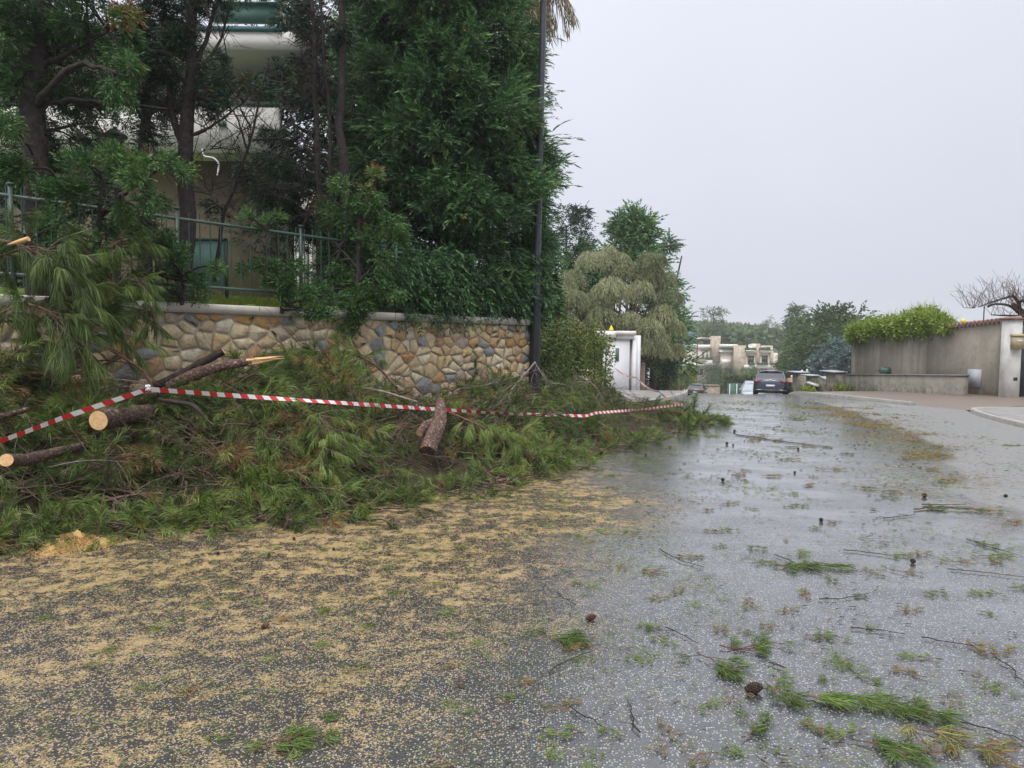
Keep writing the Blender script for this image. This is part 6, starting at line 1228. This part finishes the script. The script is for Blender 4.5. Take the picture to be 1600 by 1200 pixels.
def twigs_on_road():
    lst = [((858, 1058), (930, 1020)), ((1000, 1150), (980, 1100)), ((1030, 860), (1100, 890)), ((1210, 870), (1300, 905)), ((1330, 985), (1415, 995)), ((1318, 862), (1400, 872)), ((1480, 892), (1600, 905)), ((1440, 1000), (1540, 1022)), ((1556, 1032), (1600, 1075)), ((1500, 1135), (1600, 1165)), ((1260, 1100), (1330, 1118)), ((1040, 985), (1090, 1010)), ((1200, 1040), (1230, 1050)), ((1510, 845), (1590, 870)), ((1440, 790), (1510, 790)), ((1150, 680), (1300, 700)), ((1380, 812), (1430, 806)), ((870, 930), (900, 950)), ((890, 1110), (940, 1140)), ((1280, 940), (1360, 930))]
    for k, (a, b) in enumerate(lst):
        A = gp(*a); B = gp(*b); A[2] += .008; B[2] += .008; m = (A+B)/2+np.array([rng.normal(), rng.normal(), 0])*.08*np.linalg.norm(B-A); mb = MB(); C = curve([A, m, B], 9); C[1:-1, :2] += rng.normal(size=(7, 2))*.006; r = .0035*max(1, A[1]/5); mb.tube(C-A, np.linspace(r, r*.5, 9), 5)
        for j in (2, 4, 6):
            e = C[j]-A+np.array([rng.normal()*.05, rng.normal()*.05, .005]); mb.tube([C[j]-A, e], [r*.6, r*.3], 4)
        o = mb.build('bare_twig', M['darkbark']); o.location = tuple(A); tag(o, 'thin dark bare twig lying on the wet road', 'twig', 'bare twigs on the road')
twigs_on_road()
def cone_mesh(R_=.022, L_=.055):
    mb = MB(); n = 10
    for k in range(9):
        t = (k+.5)/9; r = R_*math.sin(math.pi*(.12+.80*t))**.8; z = L_*t
        for j in range(n):
            a = 2*math.pi*(j+.5*(k % 2))/n; o = np.array([math.cos(a), math.sin(a), 0]); s = np.array([-o[1], o[0], 0]); c = o*r*.62+np.array([0, 0, z])
            mb.obox(c+o*r*.28, o*r*.28, s*r*.27, np.array([0, 0, 1])*L_*.035+o*.001, rng.random())
    mb.tube([(0, 0, 0), (0, 0, L_*.95)], [R_*.6, R_*.35], 8); return mb
M['cone'] = barkmat('cone_brown', (.025, .016, .012), (.10, .065, .045), .6, 60)
cm = cone_mesh(); c0 = cm.build('pine_cone', M['cone']); tag(c0, 'small dark pine cone lying on the wet road', 'pine cone', 'pine cones on the road'); firstc = True
for (x, y, s) in [(1132, 752, 0.94), (1138, 695, 1.08), (1146, 697, 0.72), (1248, 703, 0.86), (1281, 815, 0.86), (1430, 882, 0.86), (1448, 778, 1.08), (1148, 675, 1.15), (1009, 712, 0.86), (1046, 700, 0.86), (458, 845, 0.58), (340, 868, 0.58), (523, 861, 0.50), (1568, 777, 0.86), (1420, 1118, 0.50), (1240, 740, 0.72), (418, 870, 0.50)]:
    o = c0 if firstc else c0.copy()
    if not firstc: COL.objects.link(o)
    firstc = False; p = gp(x, y); o.location = (p[0], p[1], p[2]+.016*s); o.rotation_euler = (R(88), rng.uniform(-.2, .2), rng.uniform(0, 6.3)); o.scale = (s*.8, s*.8, s*.8)
def one_cone(label, x, y, s, rz, mat):
    o = cone_mesh(.022, .088).build('pine_cone', mat); p = gp(x, y); o.location = (p[0], p[1], p[2]+.018*s); o.rotation_euler = (R(84), 0, rz); o.scale = (s,)*3; tag(o, label, 'pine cone')
one_cone('largest dark pine cone, attached to a stub of twig, in the right foreground', 1165, 1088, .95, 1.8, M['cone'])
one_cone('round brown pine cone near the edge of the sawdust', 916, 972, .7, 2.0, M['bark'])
one_cone('smooth red brown pine cone lying in the sawdust', 408, 985, .55, 2.4, M['redbark'])
mb = MB(); A = gp(718, 1078); mb.tube([np.array([0, 0, .012]), np.array([.004, -.05, .014]), np.array([.012, -.085, .016])], [.007, .008, .010], 8); o = mb.build('broken_stick', M['twig']); o.location = tuple(A+np.array([0, .08, 0])); tag(o, 'short broken brown stick standing out at bottom centre', 'stick')
def loose_litter():
    # uncountable single needles and bits over the wet road
    n = 60000; y = 2.4+ (22-2.4)*rng.random(n)**1.5; Xl = np.interp(y, pe[:, 1], pe[:, 0])-1.6; Xr = np.interp(y, [3, 6.5, 11, 18, 24], [3.5, 6.0, 8.0, 10.5, 11]); x = Xl+(Xr-Xl)*rng.random(n)
    cl = np.sin(x*2.3+y*1.1)+np.sin(x*.9-y*2.7+1)+.8*np.sin(x*5.1+y*3.3); keep = rng.random(n) < np.clip(.12+.34*(cl-.3), .05, 1); x, y = x[keep], y[keep]; n = len(x)
    P = np.column_stack([x, y, hz(y)+.006+.05*smooth(np.interp(y, [5, 11, 17.6], [4.6, 6.9, 8.6]), np.interp(y, [5, 11, 17.6], [4.6, 6.9, 8.6])+4, x)])
    a = rng.normal(size=n)*.7; D = np.column_stack([np.cos(a), np.sin(a), rng.normal(size=n)*.03]); mb = MB(); w = .0022*np.maximum(1, y/4)
    needles(mb, P, D, rng.uniform(.03, .10, n), w, rng.uniform(.2, 1, n)); tag(mb.build('needle_litter', M['needle']), 'loose single pine needles washed over the wet road', 'pine needles', kind='stuff')
    # dark bark bits and snapped twiglets, gathered by the running water
    n = 16000; y = 2.4+19*rng.random(n)**1.5; Xl = np.interp(y, pe[:, 1], pe[:, 0])-1.2; Xr = np.interp(y, [3, 6.5, 11, 18, 24], [3.6, 6.2, 8.4, 10.5, 11]); x = Xl+(Xr-Xl)*rng.random(n)
    cl = np.sin(x*3.1-y*1.7+2)+np.sin(x*1.1+y*2.9)+.9*np.sin(x*6.3-y*4.1); k = rng.random(n) < np.clip(.05+.3*(cl-.6), .03, 1); x, y = x[k], y[k]; n = len(x); a = rng.normal(size=n)*.6+.25
    D = np.column_stack([np.cos(a), np.sin(a), .02+0*a]); mb = MB(); leaves(mb, np.column_stack([x, y, hz(y)+.007]), D, rng.uniform(.02, .08, n), .0055*np.maximum(1, y/5), rng.random(n))
    M['bits'] = leafmat('dark_bits', [(0, (.02, .013, .01)), (.6, (.07, .042, .025)), (1, (.16, .09, .045))], .6, .3); tag(mb.build('bark_litter', M['bits']), 'dark bark crumbs and snapped twig bits strewn over the wet road', 'bark bits', kind='stuff')
    n = 15000; y = rng.uniform(6, 19, n); x = np.interp(y, [5, 6.5, 7.65, 11, 17.6, 26], [4.5, 4.8, 5.0, 6.9, 8.6, 10.6])-.35+rng.normal(size=n)*.42*(1+.5*np.sin(y*1.7)); k = rng.random(n) < np.clip(.35+.5*(np.sin(x*4+y*2.1)+np.sin(y*3.3-x*1.2)), .06, 1); x, y = x[k], y[k]; n = len(x)
    a = rng.normal(size=n)*.5+.2; D = np.column_stack([np.cos(a), np.sin(a), rng.normal(size=n)*.08]); mb = MB(); needles(mb, np.column_stack([x, y, hz(y)+.012+.02*rng.random(n)]), D, rng.uniform(.04, .12, n), .0022*np.maximum(1, y/5), np.where(rng.random(n) < .2, .4, rng.uniform(.86, 1, n))); tag(mb.build('needle_litter', M['needle']), 'brown pine needle drift washed along the right hand gutter', 'pine needles', kind='stuff')
    # grass green and brown needles among the sawdust
    n = 30000; y = rng.uniform(2.0, 7.5, n); x = rng.uniform(-5, 1.4, n); P = np.column_stack([x, y, hz(y)+.006]); a = rng.uniform(0, 6.3, n); D = np.column_stack([np.cos(a), np.sin(a), rng.uniform(0, .15, n)]); mb = MB()
    k = rng.random(n) < np.clip(.35+.35*(np.sin(x*3+y*2)+np.sin(x*1.3-y*3.1)), .05, 1); needles(mb, P[k], D[k], rng.uniform(.02, .08, k.sum()), .0034, rng.uniform(.2, 1, k.sum()))
    for i in range(110):
        yc = rng.uniform(2.2, 7.2); c = np.array([rng.uniform(-4.6, 1.2), yc, float(hz(yc))+.01]); m_ = int(rng.integers(15, 60)); sp_ = rng.uniform(.01, .04); a0 = rng.uniform(0, 6.3); a = a0+rng.normal(size=m_)*.7
        needles(mb, c+rng.normal(size=(m_, 3))*np.array([sp_, sp_, .004]), np.column_stack([np.cos(a), np.sin(a), rng.uniform(-.02, .25, m_)]), rng.uniform(.03, .085, m_), .0028, np.clip(rng.choice([.3, .5, .6, .93])+rng.normal(size=m_)*.08, 0, 1))
    tag(mb.build('needle_litter', M['needle']), 'loose pine needles mixed into the sawdust', 'pine needles', kind='stuff')
    # sawdust chips as real crumbs near the camera
    n = 34000; y = 1.9+6.2*rng.random(n)**1.25; x = rng.uniform(-5.5, 1.5, n); ex_ = np.interp(y, pe[:, 1], pe[:, 0]); d = 1-smooth(ex_-1.2, ex_+.3, x)
    f = np.sin(x*1.9+y*2.6)+np.sin(x*4.3-y*3.2+1)*.7+np.sin(x*.8-y*1.4+2); k = rng.random(n) < d*np.clip(.45+.3*f, .12, 1); x, y = x[k], y[k]; n = len(x); s = rng.uniform(.0018, .0055, n)
    P = np.column_stack([x, y, hz(y)+s*.4]); u1 = rdir(n)*s[:, None]; u2 = nrm(np.cross(u1, rdir(n)))*s[:, None]*rng.uniform(.4, .9, n)[:, None]; V = np.stack([P-u1, P-u2, P+u1, P+u2], 1).reshape(-1, 3); mb = MB(); mb.add(V, np.arange(n*4).reshape(-1, 4), np.repeat(rng.random(n), 4))
    M['chips'] = leafmat('sawdust_chips', [(0, (.22, .12, .04)), (.5, (.48, .31, .12)), (.85, (.66, .49, .24)), (1, (.45, .20, .06))], .8, .2)
    tag(mb.build('sawdust', M['chips']), 'pale orange sawdust and chips strewn over the road', 'sawdust', kind='stuff')
    # the little heap of sawdust at the foot of the brush
    c = gp(88, 862)+np.array([0, .18, 0]); mb = MB(); g = 40; xs = np.linspace(-.34, .34, g); Xg, Yg = np.meshgrid(xs, xs); rr_ = np.sqrt(Xg**2+(Yg*1.3)**2); Z = .085*np.exp(-(rr_/(.19+.05*np.sin(np.arctan2(Yg, Xg)*3+1)))**2)*(1+.35*np.sin(Xg*31+Yg*17))+.014*rng.normal(size=Xg.shape)*np.exp(-(rr_/.25)**2)-.014; i = np.arange(g-1)[:, None]*g; j = np.arange(g-1)[None]
    mb.add(np.stack([Xg, Yg, Z], -1).reshape(-1, 3), np.stack([i+j, i+j+1, i+g+j+1, i+g+j], -1).reshape(-1, 4)); n = 5000; q = rng.normal(size=(n, 2))*.15; z = .08*np.exp(-((q[:, 0]**2+(q[:, 1]*1.3)**2)/.04)); P = np.column_stack([q, z]); u1 = rdir(n)*.006; u2 = nrm(np.cross(u1, rdir(n)))*.004; mb.add(np.stack([P-u1, P-u2, P+u1, P+u2], 1).reshape(-1, 3), np.arange(n*4).reshape(-1, 4), np.repeat(rng.random(n), 4))
    mo = plain('sawdust_orange', (.48, .27, .10), .9, .3, 40); o = mb.build('sawdust_heap', M['chips']); o.location = tuple(c); tag(o, 'small orange heap of sawdust at the left foot of the brush', 'sawdust')
loose_litter()
def haze():
    mb = MB(); mb.box(-1600, 1600, -60, 1600, -14, 32); m = bpy.data.materials.new('haze_air'); m.use_nodes = True; nt = m.node_tree; nt.nodes.clear()
    v = nt.nodes.new('ShaderNodeVolumePrincipled'); v.inputs['Color'].default_value = (.97, .98, 1, 1); v.inputs['Density'].default_value = .0007; v.inputs['Anisotropy'].default_value = .2
    o = nt.nodes.new('ShaderNodeOutputMaterial'); nt.links.new(v.outputs[0], o.inputs['Volume']); tag(mb.build('haze', m), 'pale rainy haze filling the valley air', 'haze', kind='stuff')
haze()
